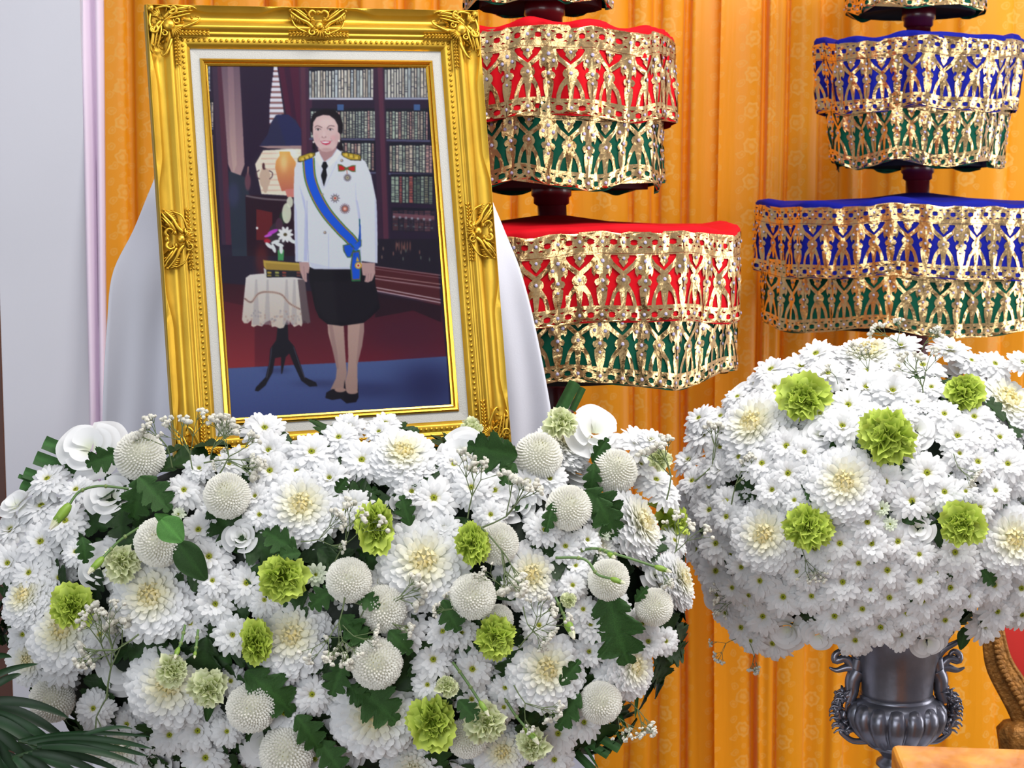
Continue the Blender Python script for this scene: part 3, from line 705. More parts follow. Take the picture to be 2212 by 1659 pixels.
books(1680, 2050, 1300, 1480, 1310, 1490, 50, [(64, 50, 64), (90, 60, 70)], spots=.9); poly(c5([(1690, 1325), (2050, 1350), (2050, 1385), (1690, 1360)]), (130, 84, 96), .8)
for i in range(7): ell(852 + i * 13, 468 + i, 3, 3, (170, 175, 190), .7, .4); ell(856 + i * 13, 486 + i, 3, 2, (120, 140, 140), .5, .4)
poly(c5([(1520, 50), (1610, 50), (1665, 1700), (1560, 1700)]), (60, 38, 60)); poly(c5([(1555, 50), (1596, 50), (1655, 1700), (1612, 1700)]), (96, 50, 70), .8)
for x in (1205, 1870): poly(c5([(x, 380), (x + 55, 380), (x + 55, 432), (x, 432)]), (66, 96, 146))
# lower part: bookcase foot, red carpet, blue carpet
poly(c6([(1490, 60), (2010, 60), (2020, 360), (1490, 300)]), (36, 30, 44))
for i in range(12): ell(816 + R_.uniform(0, 130), 520 + R_.uniform(0, 40), 1.6, 5, R_.choice([(150, 120, 110), (110, 120, 110), (160, 110, 100)]), .7, .4)
for i in range(6): ell(857 + i * 6, 531, 2, 12, (150, 96, 84), .6, .5)
poly(c6([(100, 420), (2030, 600), (2080, 1080), (200, 1140)]), (58, 22, 36), 1, (118, 36, 52)); poly(c6([(110, 560), (470, 640), (470, 1150), (190, 1150)]), (96, 30, 44), .7, (166, 56, 62))
ell(500, 800, 90, 20, (150, 48, 56), .6, .8); ell(880, 720, 120, 50, (72, 34, 56), .5, .8)
poly(c6([(1478, 285), (2010, 355), (2030, 610), (1478, 490)]), (84, 36, 42))
for (a, b, w, c) in ((290, 365, 4, (160, 130, 140)), (312, 388, 3, (150, 110, 120)), (368, 440, 4, (190, 150, 150)), (392, 470, 3, (214, 190, 196)), (398, 480, 2, (150, 100, 110)), (466, 570, 5, (214, 190, 196)), (492, 595, 6, (205, 176, 186)), (505, 612, 2, (120, 80, 90))):
    line(c6([(1478, a), (2030, b)]), w * .45, c, .9)
poly(c6([(1478, 510), (2030, 620), (2035, 760), (1800, 660), (1478, 720)]), (40, 22, 34), .85)
poly(c6([(170, 1150), (900, 1112), (1500, 1085), (2080, 1045), (2120, 1700), (200, 1700)]), (86, 104, 158), 1, (72, 84, 150)); ell(925, 830, 80, 60, (44, 46, 94), .8, .9)
ell(800, 842, 90, 22, (50, 52, 100), .55, .8); ell(690, 828, 60, 10, (54, 56, 100), .5, .8); ell(600, 800, 30, 8, (56, 58, 100), .5, .8)
# table with lace cloth, books, flowers
poly(c6([(665, 760), (745, 760), (752, 905), (800, 960), (850, 1100), (890, 1220), (985, 1265), (995, 1295), (930, 1300), (860, 1250), (800, 1120), (760, 1020), (730, 1050), (700, 1190), (690, 1195), (690, 1050), (640, 1060), (620, 1180), (560, 1290), (500, 1340), (470, 1335), (480, 1305), (560, 1220), (590, 1100), (600, 980), (650, 910)]), (28, 24, 36))
line(c6([(612, 970), (600, 1080), (570, 1230)]), 1.2, (130, 130, 150), .6); line(c6([(795, 965), (840, 1100), (890, 1230)]), 1.2, (130, 130, 150), .6)
CL = [(395, 385), (430, 360), (540, 350), (800, 380), (890, 400), (905, 560), (935, 760), (915, 770), (880, 740), (862, 796), (840, 780), (800, 800), (770, 760), (740, 740), (712, 805), (680, 812), (640, 795), (612, 800), (600, 740), (560, 760), (530, 795), (490, 785), (460, 800), (440, 790), (444, 740), (410, 768), (380, 768), (362, 740), (378, 560)]
poly(c6(CL), (226, 220, 218), 1, (214, 198, 184))
for (x, w) in ((480, 30), (575, 26), (735, 30), (800, 26)): poly(c6([(x - 5, 400), (x + 10, 400), (x + w, 780), (x - w, 780)]), (176, 168, 172), .55)
poly(c6([(830, 400), (890, 400), (940, 765), (870, 770)]), (84, 66, 74), .85)
P_ = [(385, 560), (440, 590), (500, 520), (580, 505), (690, 525), (760, 600), (850, 650)]
line(c6(P_), 5, (204, 176, 160), .9); Q_ = catm([(x, y, 0) for x, y in c6(P_)], 46)
for q in Q_[:, :2]: ell(q[0], q[1], .9, 1.4, (110, 80, 84), .9)
for i in range(60):
    x = R_.uniform(380, 860); y = R_.uniform(670, 770) - 20 * math.sin((x - 380) / 40); q = c6([(x, y)])[0]; ell(q[0], q[1], 2.2, 2.8, R_.choice([(186, 150, 138), (190, 178, 178), (160, 150, 160)]), .6, .4)
poly(c6([(540, 235), (560, 240), (840, 262), (870, 312), (870, 330), (566, 316), (545, 290)]), (196, 164, 74)); poly(c6([(560, 262), (850, 280), (870, 330), (566, 318)]), (160, 128, 56), .7)
poly(c6([(545, 300), (568, 320), (570, 384), (548, 360)]), (214, 210, 205)); poly(c6([(566, 320), (870, 332), (880, 378), (570, 384)]), (36, 36, 46))
for x, c in ((575, (190, 160, 60)), (640, (170, 170, 90)), (700, (150, 70, 60)), (820, (130, 70, 60))): poly(c6([(x, 334), (x + 34, 335), (x + 34, 352), (x, 350)]), c); poly(c6([(x, 358), (x + 34, 359), (x + 34, 376), (x, 374)]), c, .7)
poly(c6([(662, 150), (716, 150), (712, 242), (664, 240)]), (70, 150, 90)); 
for (x, y, rx, ry, c) in ((612, 470, 8, 14, (44, 60, 50)), (600, 510, 20, 30, (60, 50, 60)), (620, 460, 10, 22, (226, 232, 206)), (627, 436, 7, 12, (226, 228, 206)), (604, 484, 8, 14, (80, 50, 70))): ell(x, y, rx, ry, c, .9)
for k in range(10):
    a = k * 2 * PI / 10; ell(617 + 9 * math.cos(a), 506 + 9 * math.sin(a), 9, 3.6, (236, 238, 240), 1, 0, a)
ell(617, 506, 4, 3.5, (90, 80, 50)); ell(590, 500, 12, 4, (190, 70, 200), 1, 0, -.4); ell(580, 508, 9, 3, (200, 90, 210), 1, 0, -.3); ell(578, 520, 8, 5, (190, 40, 60), .9, .3); ell(556, 492, 2.5, 3, (235, 235, 235))
for (x, y, a) in ((582, 530, .7), (592, 536, 1.2), (604, 528, .3), (608, 538, 1.5), (596, 522, -.3), (632, 520, .5)): ell(x, y, 10, 4, (230, 234, 236), 1, 0, a)
# ---- person: legs, shoes, skirt, jacket, sash, head
poly(c6([(1080, 760), (1215, 760), (1228, 1000), (1236, 1110), (1243, 1180), (1225, 1290), (1210, 1325), (1105, 1325), (1150, 1230), (1158, 1150), (1120, 980), (1085, 850)]), (192, 158, 148), 1, (176, 142, 134))
poly(c6([(1250, 760), (1385, 740), (1388, 830), (1370, 960), (1330, 1120), (1334, 1340), (1215, 1340), (1232, 1250), (1248, 1180), (1255, 1050), (1250, 900)]), (196, 160, 150), 1, (186, 150, 140))
for p in ([(1090, 770), (1120, 770), (1160, 1000), (1175, 1150), (1160, 1150), (1120, 980)], [(1355, 760), (1388, 750), (1388, 830), (1370, 960), (1330, 1120), (1322, 1100)]): poly(c6(p), (150, 116, 116), .5)
poly(c6([(1120, 1320), (1215, 1330), (1225, 1240), (1236, 1340), (1332, 1345), (1338, 1260), (1340, 1390), (1320, 1430), (1240, 1440), (1190, 1400), (1120, 1412), (1062, 1395), (1070, 1350)]), (28, 22, 34))
ell(736, 842, 12, 5, (186, 148, 138)); ell(762, 846, 12, 5, (190, 152, 142))
poly(c6([(915, 290), (1480, 290), (1478, 420), (1500, 520), (1520, 640), (1440, 720), (1380, 765), (1200, 790), (1080, 775), (1010, 720), (975, 640), (930, 420)]), (22, 18, 28)); poly(c6([(960, 420), (1470, 420), (1510, 600), (1400, 740), (1100, 770), (990, 660)]), (34, 28, 38), .5)
SK = (196, 158, 156)
poly(c6([(842, 255), (925, 255), (930, 300), (922, 350), (905, 345), (908, 420), (896, 422), (870, 390), (850, 330)]), SK); poly(c6([(1360, 258), (1478, 262), (1480, 350), (1455, 410), (1420, 425), (1390, 420), (1400, 370), (1375, 365)]), SK)
for x in (1398, 1418, 1440): line(c6([(x + 6, 350), (x, 415)]), 1, (140, 104, 108), .8)
line(c6([(880, 290), (890, 400)]), 1, (140, 104, 108), .7)
WH = (224, 228, 246)
poly(c7([(205, 500), (95, 560), (68, 620), (62, 800), (66, 1100), (76, 1435), (195, 1440), (200, 1480), (240, 1498), (400, 1502), (560, 1500), (655, 1480), (655, 1430), (795, 1448), (795, 1200), (785, 900), (740, 680), (690, 560), (640, 520), (490, 480), (440, 445), (400, 500), (330, 560), (280, 470)]), WH)
for p, a in (([(110, 760), (160, 900), (185, 1100), (180, 1430), (150, 1430), (160, 1000)], .6), ([(600, 720), (612, 900), (640, 1060), (632, 1080), (605, 900)], .55), ([(66, 900), (90, 1000), (100, 1430), (78, 1430)], .4), ([(770, 850), (795, 1000), (795, 1440), (775, 1440)], .35), ([(362, 1190), (370, 1190), (372, 1498), (364, 1498)], .4), ([(200, 1440), (400, 1485), (560, 1480), (560, 1500), (230, 1500)], .25)):
    poly(c7(p), (176, 182, 226), a)
line(c7([(178, 900), (182, 1200), (192, 1440)]), 1, (120, 124, 180), .6); line(c7([(615, 900), (640, 1050), (650, 1430)]), 1, (130, 134, 190), .6)
# collar, neck, tie
poly(c7([(270, 440), (440, 440), (400, 510), (330, 562), (290, 500)]), (188, 148, 148)); poly(c7([(260, 480), (285, 470), (335, 562), (300, 610), (255, 540)]), (236, 240, 252)); poly(c7([(440, 445), (470, 480), (440, 540), (370, 610), (335, 562), (400, 510)]), (236, 240, 252))
line(c7([(285, 475), (335, 562), (400, 510), (440, 450)]), .8, (150, 150, 190), .7); line(c7([(300, 610), (322, 790), (440, 560)]), .8, (176, 182, 220), .7)
poly(c7([(320, 560), (345, 560), (362, 600), (345, 625), (354, 680), (326, 780), (300, 680), (318, 625), (304, 600)]), (18, 18, 26))
# sash
SA = [(190, 530), (205, 700), (262, 860), (350, 1010), (470, 1150), (560, 1240), (600, 1300)]
SP = catm([(*p, 0) for p in c7(SA)], 60)[:, :2]; TT = nrm(np.gradient(SP, axis=0)); NN = np.c_[-TT[:, 1], TT[:, 0]]
def band(o1, o2, col):
    w = np.linspace(1, .92, 60)[:, None]
    poly([tuple(p) for p in SP + NN * o1 * w] + [tuple(p) for p in (SP + NN * o2 * w)[::-1]], col)
band(-13.5, 13, (36, 112, 62)); band(-11.5, 11, (206, 170, 60)); band(-10, 9.6, (190, 70, 60)); band(-9.2, 8.8, (28, 92, 224))
poly(c7([(632, 1060), (642, 1060), (650, 1240), (620, 1270), (636, 1180)]), (30, 96, 110)); poly(c7([(640, 1100), (648, 1110), (652, 1240), (628, 1250)]), (40, 80, 200), .8)
for p in ([(600, 1270), (655, 1240), (655, 1300), (620, 1320)], [(490, 1290), (560, 1275), (600, 1320), (560, 1400), (530, 1400), (495, 1340)], [(575, 1340), (640, 1330), (650, 1420), (648, 1606), (568, 1608), (556, 1480)]):
    poly(c7(p), (40, 108, 70)); cx_, cy_ = np.mean(p, 0); poly(c7([(cx_ + (x - cx_) * .84, cy_ + (y - cy_) * .90) for x, y in p]), (176, 90, 60)); poly(c7([(cx_ + (x - cx_) * .76, cy_ + (y - cy_) * .86) for x, y in p]), (26, 88, 218))
poly(c7([(585, 1280), (620, 1270), (640, 1310), (610, 1345), (590, 1330)]), (40, 100, 220)); line(c7([(560, 1300), (600, 1320)]), 1, (20, 60, 160)); line(c7([(600, 1350), (590, 1400)]), 1, (20, 60, 160))
poly(c7([(618, 1390), (636, 1432), (606, 1432)]), (220, 180, 70)); q = c7([(627, 1468)])[0]; ell(q[0], q[1], 7.6, 7.6, (214, 160, 60)); ell(q[0], q[1], 4.6, 4.6, (236, 226, 210)); ell(q[0], q[1], 2.6, 2.6, (190, 60, 40))
# shoulder boards, medals, buttons
for P in ([(96, 535), (110, 515), (210, 475), (250, 478), (250, 505), (225, 525), (120, 566), (98, 562)], [(480, 478), (520, 474), (640, 500), (655, 515), (652, 552), (560, 548), (500, 520), (478, 500)]): poly(c7(P), (60, 56, 44)); cx_, cy_ = np.mean(P, 0); poly(c7([(cx_ + (x - cx_) * .9, cy_ + (y - cy_) * .8) for x, y in P]), (190, 158, 48))
for x, y in ((140, 538), (178, 522), (214, 504), (520, 500), (565, 512), (612, 526)): q = c7([(x, y)])[0]; ell(q[0], q[1], 3.6, 3, (226, 196, 84)); line(c7([(x + 18, y - 16), (x + 22, y + 16)]), 1, (40, 36, 36))
poly(c7([(446, 580), (480, 585), (520, 612), (570, 592), (604, 590), (602, 650), (570, 648), (526, 628), (500, 644), (452, 645)]), (96, 110, 60)); poly(c7([(456, 592), (480, 596), (512, 616), (496, 634), (460, 634)]), (206, 34, 40)); poly(c7([(540, 612), (572, 602), (596, 600), (594, 640), (570, 638), (540, 624)]), (206, 34, 40))
line(c7([(525, 630), (530, 670)]), 1.5, (200, 110, 80))
def star(x, y, R, n, c1, c2, c3):
    q = c7([(x, y)])[0]
    for k in range(n): a = 2 * PI * k / n; line([(q[0], q[1]), (q[0] + R * math.cos(a), q[1] + R * math.sin(a))], 1.7, c1)
    ell(q[0], q[1], R * .66, R * .66, c1); ell(q[0], q[1], R * .45, R * .45, c2); ell(q[0], q[1], R * .22, R * .22, c3)
star(532, 700, 8.6, 14, (110, 100, 104), (190, 180, 160), (130, 120, 90)); star(424, 880, 10.5, 10, (120, 110, 118), (206, 190, 180), (190, 60, 50)); star(510, 972, 11.5, 16, (130, 100, 104), (206, 120, 100), (240, 200, 190))
for x, y, r in ((335, 1180, 3.2), (482, 550, 3.2), (314, 846, 2.4)): q = c7([(x, y)])[0]; ell(q[0], q[1], r, r, (120, 110, 110)); ell(q[0] - .5, q[1] - .5, r * .6, r * .6, (214, 190, 160))
# head
def e7(x, y, rx, ry, col, a=1.0, soft=0, rot=0): q = c7([(x, y)])[0]; ell(q[0], q[1], rx * .24717, ry * .24717, col, a, soft, rot)
poly(c7([(212, 200), (225, 150), (270, 115), (340, 98), (420, 108), (470, 160), (492, 230), (490, 300), (470, 330), (500, 470), (450, 450), (440, 400), (250, 400), (250, 470), (225, 440), (235, 350), (212, 290)]), (24, 16, 26))
poly(c7([(285, 400), (430, 400), (436, 450), (380, 520), (330, 560), (290, 490)]), (182, 140, 142))
FACE = [(228, 270), (232, 215), (262, 170), (320, 150), (375, 155), (420, 190), (448, 240), (450, 300), (470, 320), (468, 370), (448, 390), (438, 425), (400, 462), (350, 474), (310, 468), (268, 430), (240, 385), (228, 330)]
poly(c7(FACE), (222, 190, 188)); e7(350, 220, 80, 50, (232, 206, 202), .7, .6); e7(440, 360, 30, 60, (206, 164, 166), .5, .6); e7(262, 350, 22, 50, (214, 164, 168), .4, .6); e7(405, 350, 26, 26, (226, 160, 168), .5, .7)
e7(350, 455, 60, 18, (190, 148, 150), .6, .6)
for x, s in ((275, 1), (382, -1)):
    line(c7([(x - 30, 266 - 4 * s), (x - 6, 246), (x + 36, 256 + 6 * s)]), 1.5, (84, 50, 56), .85)
    e7(x, 278, 26, 9, (150, 110, 116), .6, .5); e7(x, 279, 20, 7, (230, 222, 226)); e7(x, 279, 8, 8, (40, 24, 30)); line(c7([(x - 24, 276), (x, 268), (x + 26, 278)]), 1.1, (70, 40, 48), .9)
e7(327, 318, 14, 34, (232, 206, 204), .5, .5); line(c7([(306, 344), (325, 352), (348, 344)]), 1.1, (160, 110, 114), .8); e7(312, 342, 4, 3, (130, 80, 86), .8); e7(340, 342, 4, 3, (130, 80, 86), .8)
poly(c7([(296, 384), (330, 376), (390, 382), (375, 405), (345, 415), (315, 405)]), (198, 52, 84)); poly(c7([(304, 385), (340, 381), (380, 386), (365, 396), (335, 399), (312, 394)]), (244, 240, 244)); line(c7([(292, 384), (300, 380)]), 1, (150, 90, 100)); line(c7([(388, 380), (396, 374)]), 1, (150, 90, 100))
line(c7([(290, 350), (280, 385)]), .8, (190, 144, 148), .7); line(c7([(384, 350), (404, 384)]), .8, (190, 144, 148), .7)
e7(234, 388, 7, 10, (235, 226, 220)); e7(460, 378, 8, 11, (240, 232, 226))
for ax_ in (0, 1): IMG = IMG * .5 + (np.roll(IMG, 1, ax_) + np.roll(IMG, -1, ax_)) * .25
IMG += rng.normal(0, 2.2, IMG.shape)
IMG = (IMG * 1.07).clip(4, 252)
# mesh of the print: vertices coloured from the drawing above
mb = MB(); NXp, NYp = 400, 620; xs = np.linspace(0.0200, FW - 0.0200, NXp); ys = np.linspace(0.0200, FH - 0.0200, NYp)
XX, YY = np.meshgrid(xs, ys, indexing='ij'); XX = XX.ravel(); YY = YY.ravel()
PP = FT[None] + XX[:, None] * r1[None] + YY[:, None] * r2[None]
qx = (CX + FPX * PP[:, 0] / PP[:, 2] - X0).clip(0, PW - 1.01); qy = (CY + FPX * PP[:, 1] / PP[:, 2] - Y0p).clip(0, PH - 1.01)
ix, iy = qx.astype(int), qy.astype(int); fx_, fy_ = (qx - ix)[:, None], (qy - iy)[:, None]
ix1 = np.minimum(ix + 1, PW - 1); iy1 = np.minimum(iy + 1, PH - 1)
COLP = (IMG[iy, ix] * (1 - fx_) + IMG[iy, ix1] * fx_) * (1 - fy_) + (IMG[iy1, ix] * (1 - fx_) + IMG[iy1, ix1] * fx_) * fy_
Vp = np.c_[OX + XX, OY - YY, np.full(len(XX), -0.0028)]
mb.add(Vp, grid_faces(NXp, NYp), lin(COLP))
M_PRINT = pmat('photographic_print', (128, 128, 128), 0.4, vc=True, spec=0.15)
put('portrait_print', mb.mesh('portrait_print', M_PRINT, False), FR, None, 'full-length portrait photograph of a person in white uniform with blue sash')
# glass pane
m, N, Lk, b = new_mat('frame_glass'); t = N.new('ShaderNodeBsdfTransparent'); t.inputs[0].default_value = (.96, .97, .97, 1)
g = N.new('ShaderNodeBsdfGlossy'); g.inputs['Roughness'].default_value = 0.03; fr_ = N.new('ShaderNodeFresnel'); fr_.inputs[0].default_value = 1.35
mx = N.new('ShaderNodeMixShader'); Lk.new(fr_.outputs[0], mx.inputs[0]); Lk.new(t.outputs[0], mx.inputs[1]); Lk.new(g.outputs[0], mx.inputs[2]); Lk.new(mx.outputs[0], N['Material Output'].inputs[0])
mb = MB(); mb.add([floc(.0195, .0195, -.0022), floc(FW - .0195, .0195, -.0022), floc(FW - .0195, FH - .0195, -.0022), floc(.0195, FH - .0195, -.0022)], [(3, 2, 1, 0)])
put('glass_pane', mb.mesh('glass_pane', m, False), FR)
mb = MB(); box(mb, tuple(floc(-.02, FH + .02, -.026)), tuple(floc(FW + .02, -.02, -.0215))); put('backing_board', mb.mesh('backing_board', M_BROWN, False), FR)
# ================================================================ flowers
WHITE = lin((240, 241, 242)); CREAM = lin((243, 240, 212)); YEL = lin((240, 222, 150)); YG = lin((196, 204, 60)); DG = lin((92, 104, 20))
def petals(mb, P, side, w, cup, col):
    """P (n,3) spine, side unit vector, w (n,) half widths, cup: lift of the edges"""
    T = nrm(np.gradient(P, axis=0)); N_ = nrm(np.cross(T, side)); w = np.asarray(w)[:, None]
    s = nrm(np.cross(N_, T))
    V = np.stack([P - s * w + N_ * w * cup, P, P + s * w + N_ * w * cup], 1).reshape(-1, 3)
    n = len(P); F = []
    for i in range(n - 1):
        a = i * 3; F += [(a, a + 1, a + 4, a + 3), (a + 1, a + 2, a + 5, a + 4)]
    c = np.asarray(col, float)
    if c.ndim == 1: c = np.tile(c, (n, 1))
    mb.add(V, F, np.repeat(c, 3, 0))
def big_mum(seed, n=400, flat=0.62, cream=1.0, shaggy=0.0):
    r = random.Random(seed); mb = MB()
    ball(mb, (0, 0, -.05), (0.62, 0.62, 0.44), 14, 9, CREAM * .9)
    for k in range(n):
        t = (k + .5) / n; th = 1.72 * t ** 0.56 + r.uniform(-.035, .035); a = k * 2.39996 + r.uniform(-.12, .12)
        d = np.array([math.cos(a), math.sin(a), 0])
        def D(q): return d * math.sin(q) + np.array([0, 0, math.cos(q) * flat])
        R = (0.80 + 0.20 * min(1, th / 1.3)) * r.uniform(.93, 1.05) * (1 + shaggy * r.uniform(-.12, .16))
        if th < 0.35: P = bez([D(th) * .55, D(th + .15) * R * .9, D(th + .02) * R * 1.03, D(th - .06) * R * 1.0], 5)
        else:
            q = th; lift = r.uniform(-.05, .05)
            P = bez([D(max(0.05, q - .26)) * .58, D(q - .10 + lift) * R * .88, D(q + .06 + lift) * R * 1.0, D(q + .04 + lift) * R * 1.07], 5)
        side = nrm(np.cross(d, [0, 0, 1.0]) + np.array([0, 0, r.uniform(-.35, .35)]))
        w = (0.042 + 0.060 * min(1, th / 1.2)) * np.array([.7, 1.0, 1.1, .95, .35]) * r.uniform(.85, 1.18)
        m = min(1, th / .42); c = YEL * (1 - m) + CREAM * m; m2 = min(1, max(0, (th - .32) / .55)); c = c * (1 - m2) + WHITE * m2; c = WHITE * (1 - cream) * .96 + c * cream
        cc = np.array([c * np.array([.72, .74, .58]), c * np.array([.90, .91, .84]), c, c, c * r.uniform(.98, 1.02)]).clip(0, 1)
        petals(mb, P, side, w, 0.40, cc)
    return mb
def ball_mum(seed, n=520, eye=0.18):
    r = random.Random(seed); mb = MB(); ball(mb, (0, 0, 0), .88, 16, 10, lin((222, 222, 204)))
    for k in range(n):
        z = 1 - 1.86 * (k + .5) / n; th = math.acos(z); a = k * 2.39996; d = np.array([math.cos(a), math.sin(a), 0])
        def D(q): return d * math.sin(q) + np.array([0, 0, math.cos(q)])
        e = min(1, th / (eye + 1e-3)); R = (.92 + .08 * e) * r.uniform(.965, 1.03)
        c = lin((168, 166, 90)) * (1 - e) + lin((251, 250, 243)) * e; c = c * r.uniform(.95, 1.0)
        P = np.array([D(th - .01) * R * .86, D(th + .02) * R * .96, D(th + .045) * R * 1.02])
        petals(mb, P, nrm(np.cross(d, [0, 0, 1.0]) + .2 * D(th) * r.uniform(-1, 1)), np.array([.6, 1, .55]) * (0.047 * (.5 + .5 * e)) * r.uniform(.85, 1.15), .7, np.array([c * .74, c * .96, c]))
    return mb
def daisy(seed, rings=((19, 1.0, -.06), (19, .93, .10), (17, .80, .28), (14, .62, .46), (10, .42, .62)), wd=.150, gap=0.0, green=0.0):
    r = random.Random(seed); mb = MB(); G = lin((205, 222, 170))
    for ri, (n, L, el) in enumerate(rings):
        for k in range(n):
            if r.random() < gap: continue
            a = (k + .5 * (ri % 2)) * 2 * PI / n + r.uniform(-.08, .08); e = el + r.uniform(-.10, .12); l = L * r.uniform(.90, 1.07)
            d = np.array([math.cos(a), math.sin(a), 0]); z = np.array([0, 0, 1.0]); cv = r.uniform(-.16, .02) - .05 * (4 - ri)
            P = bez([d * .08 + z * (.02 + .015 * ri), (d * math.cos(e) + z * math.sin(e)) * l * .55 + z * .05, (d * math.cos(e) + z * (math.sin(e) + cv)) * l], 6)
            side = nrm(np.cross(d, z) + z * r.uniform(-.35, .35) + d * r.uniform(-.1, .1))
            w = wd * (1 - .10 * ri) * np.array([.28, .62, .95, 1.05, .95, .38]) * r.uniform(.85, 1.12)
            base = YG * .7 + WHITE * .3
            cc = np.array([base, CREAM * .92, WHITE, WHITE, WHITE, WHITE * .98]) * (1 - green) + G * green
            petals(mb, P, side, w, .30, cc)
    return mb
def daisy_eye(seed):
    r = random.Random(seed); mb = MB(); ball(mb, (0, 0, .06), (.13, .13, .07), 12, 6, YG * .85); ball(mb, (0, 0, .125), (.045, .045, .02), 8, 4, DG)
    for k in range(46):
        t = (k + .5) / 46; q = .16 * t ** .5; a = k * 2.4; ball(mb, (q * math.cos(a), q * math.sin(a), .125 - .05 * t), (.014, .014, .022), 4, 4, YG * (1.1 - .5 * (1 - t)) if t > .25 else DG * 1.5)
    return mb
def fan(mb, r, a, el, L, hw, col, edge, ruf=.12, nu=11, nv=5, tooth=.05, base=0.05, curl=0.0, z0=0.0):
    d = np.array([math.cos(a), math.sin(a), 0]); z = np.array([0, 0, 1.0]); s = np.cross(d, z)
    f = d * math.cos(el) + z * math.sin(el); up = nrm(np.cross(s, f)) ; 
    if up[2] < 0: up = -up
    ph, k1 = r.uniform(0, 6.28), r.uniform(5, 8); V = []; Cc = []
    for i in range(nu):
        q = -1 + 2 * i / (nu - 1)
        for j in range(nv):
            t = j / (nv - 1); l = L * t * (1 - .12 * q * q) * (1 + (tooth * (1 if i % 2 else -1) if j == nv - 1 else 0))
            ang = q * hw; fl = f * math.cos(ang) + s * math.sin(ang) * (.35 + .65 * t)
            V.append(d * base + z * z0 + fl * l + up * (ruf * L * t * t * math.sin(k1 * q + ph) + curl * L * t * t))
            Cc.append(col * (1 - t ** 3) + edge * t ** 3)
    mb.add(V, grid_faces(nu, nv), np.array(Cc))
def carnation(seed, c1, c2, n=26, broken=True):
    r = random.Random(seed); mb = MB(); ball(mb, (0, 0, -.1), (.35, .35, .4), 10, 6, c1 * .6)
    for k in range(n):
        t = (k + .5) / n; a = k * 2.39996 + r.uniform(-.6, .6); el = 1.50 * (1 - t ** .7) + r.uniform(-.25, .35)
        L = (.50 + .52 * t) * r.uniform(.78, 1.18); c = c1 * r.uniform(.85, 1.12)
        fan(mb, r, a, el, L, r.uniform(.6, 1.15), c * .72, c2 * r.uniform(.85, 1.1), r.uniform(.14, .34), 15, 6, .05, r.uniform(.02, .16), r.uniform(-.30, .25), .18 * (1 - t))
    for k in range(12):
        a = r.uniform(0, 6.28); fan(mb, r, a, r.uniform(.5, 1.5), r.uniform(.35, .7), r.uniform(.5, .9), c1 * .8, c2, r.uniform(.2, .4), 11, 5, .06, r.uniform(.05, .35), r.uniform(-.4, .4), .1)
    return mb
def rose_petals(seed, n=13, op=1.0):
    """separate broad petals: list of MB"""
    r = random.Random(seed); out = []
    for k in range(n):
        t = (k + .5) / n; a = k * 2.2 + r.uniform(-.2, .2); mb = MB(); el = (1.42 * (1 - t) ** .8 + .12) / op
        R = .14 + .40 * t; H = .62 - .30 * t; L = .62 + .45 * t; hw = 1.15 - .25 * t; V = []; Cc = []; nu, nv = 13, 8; ph = r.uniform(0, 6)
        for i in range(nu):
            q = -1 + 2 * i / (nu - 1)
            for j in range(nv):
                v = j / (nv - 1); rad = .06 + R * math.sin(v * 1.5) + (L * .55) * v * v * math.cos(el); z = L * v * math.sin(el) * .9 - .12 * t
                z += .05 * L * v * math.sin(5 * q + ph) * t - .10 * v ** 3 * t; wq = q * hw * (.35 + .65 * math.sin(min(1, v * 1.25) * PI / 2)) * (1 - .10 * v ** 4)
                rad *= 1 - .10 * q * q * v
                V.append((rad * math.cos(a + wq), rad * math.sin(a + wq), z - .06 * q * q * v)); g = max(0, 1 - v * 1.6)
                Cc.append(WHITE * (1 - .45 * g) + lin((222, 232, 160)) * .45 * g)
        mb.add(V, grid_faces(nu, nv), np.array(Cc)); out.append(mb)
    return out
def bud():
    mb = MB(); prof = [(0, -.5), (.12, -.48), (.2, -.3), (.25, 0), (.22, .3), (.15, .5)]; lathe(mb, prof, 12, lin((126, 160, 56)), (0, 0, 0), lambda a, z: 1 + .06 * math.sin(5 * a)); 
    for k in range(5):
        a = k * 2 * PI / 5; d = np.array([math.cos(a), math.sin(a), 0]); petals(mb, np.array([d * .2 + [0, 0, .25], d * .2 + [0, 0, .5], d * .08 + [0, 0, .72]]), np.cross(d, [0, 0, 1.]), [.12, .1, .02], -.2, lin((112, 148, 50)))
    return mb
def bud_tip():
    mb = MB()
    for k in range(7):
        a = k * 2.4; d = np.array([math.cos(a), math.sin(a), 0]); petals(mb, np.array([d * .13 + [0, 0, .2], d * .17 + [0, 0, .6], d * .06 + [0, 0, .98 + .05 * math.sin(k)]]), np.cross(d, [0, 0, 1.]), [.13, .15, .05], -.3, np.array([lin((190, 205, 120)), lin((232, 236, 200)), lin((245, 240, 225))]))
    return mb
# ---- leaves
def leaf(seed, lob=True, fold=.25, droop=.25, dark=1.0, width=.46):
    r = random.Random(seed); mb = MB(); nt, ns = 46, 9; V = []; Cc = []; c = lin((44, 78, 32)) * dark
    for i in range(nt):
        t = i / (nt - 1); w = width * (math.sin(PI * min(1, t * .93 + .04)) ** .7) * (1 - .35 * t)
        if lob:
            f = (t * 3.4 + .12) % 1.0; w *= .40 + .60 * (math.sin(PI * min(1, f * 1.02)) ** .6); w *= 1 + .06 * math.sin(t * 95)
        for j in range(ns):
            s = -1 + 2 * j / (ns - 1); a = abs(s)
            x = t + (.20 * a ** 1.5 * w / width if lob else 0.0)
            z = fold * a * w - droop * t * t + .025 * math.sin(9 * s + 7 * t) * a
            V.append((s * w, x, z)); Cc.append(c * (1.35 if a < .05 else r.uniform(.9, 1.05)))
    mb.add(V, grid_faces(nt, ns), np.array(Cc)); return mb
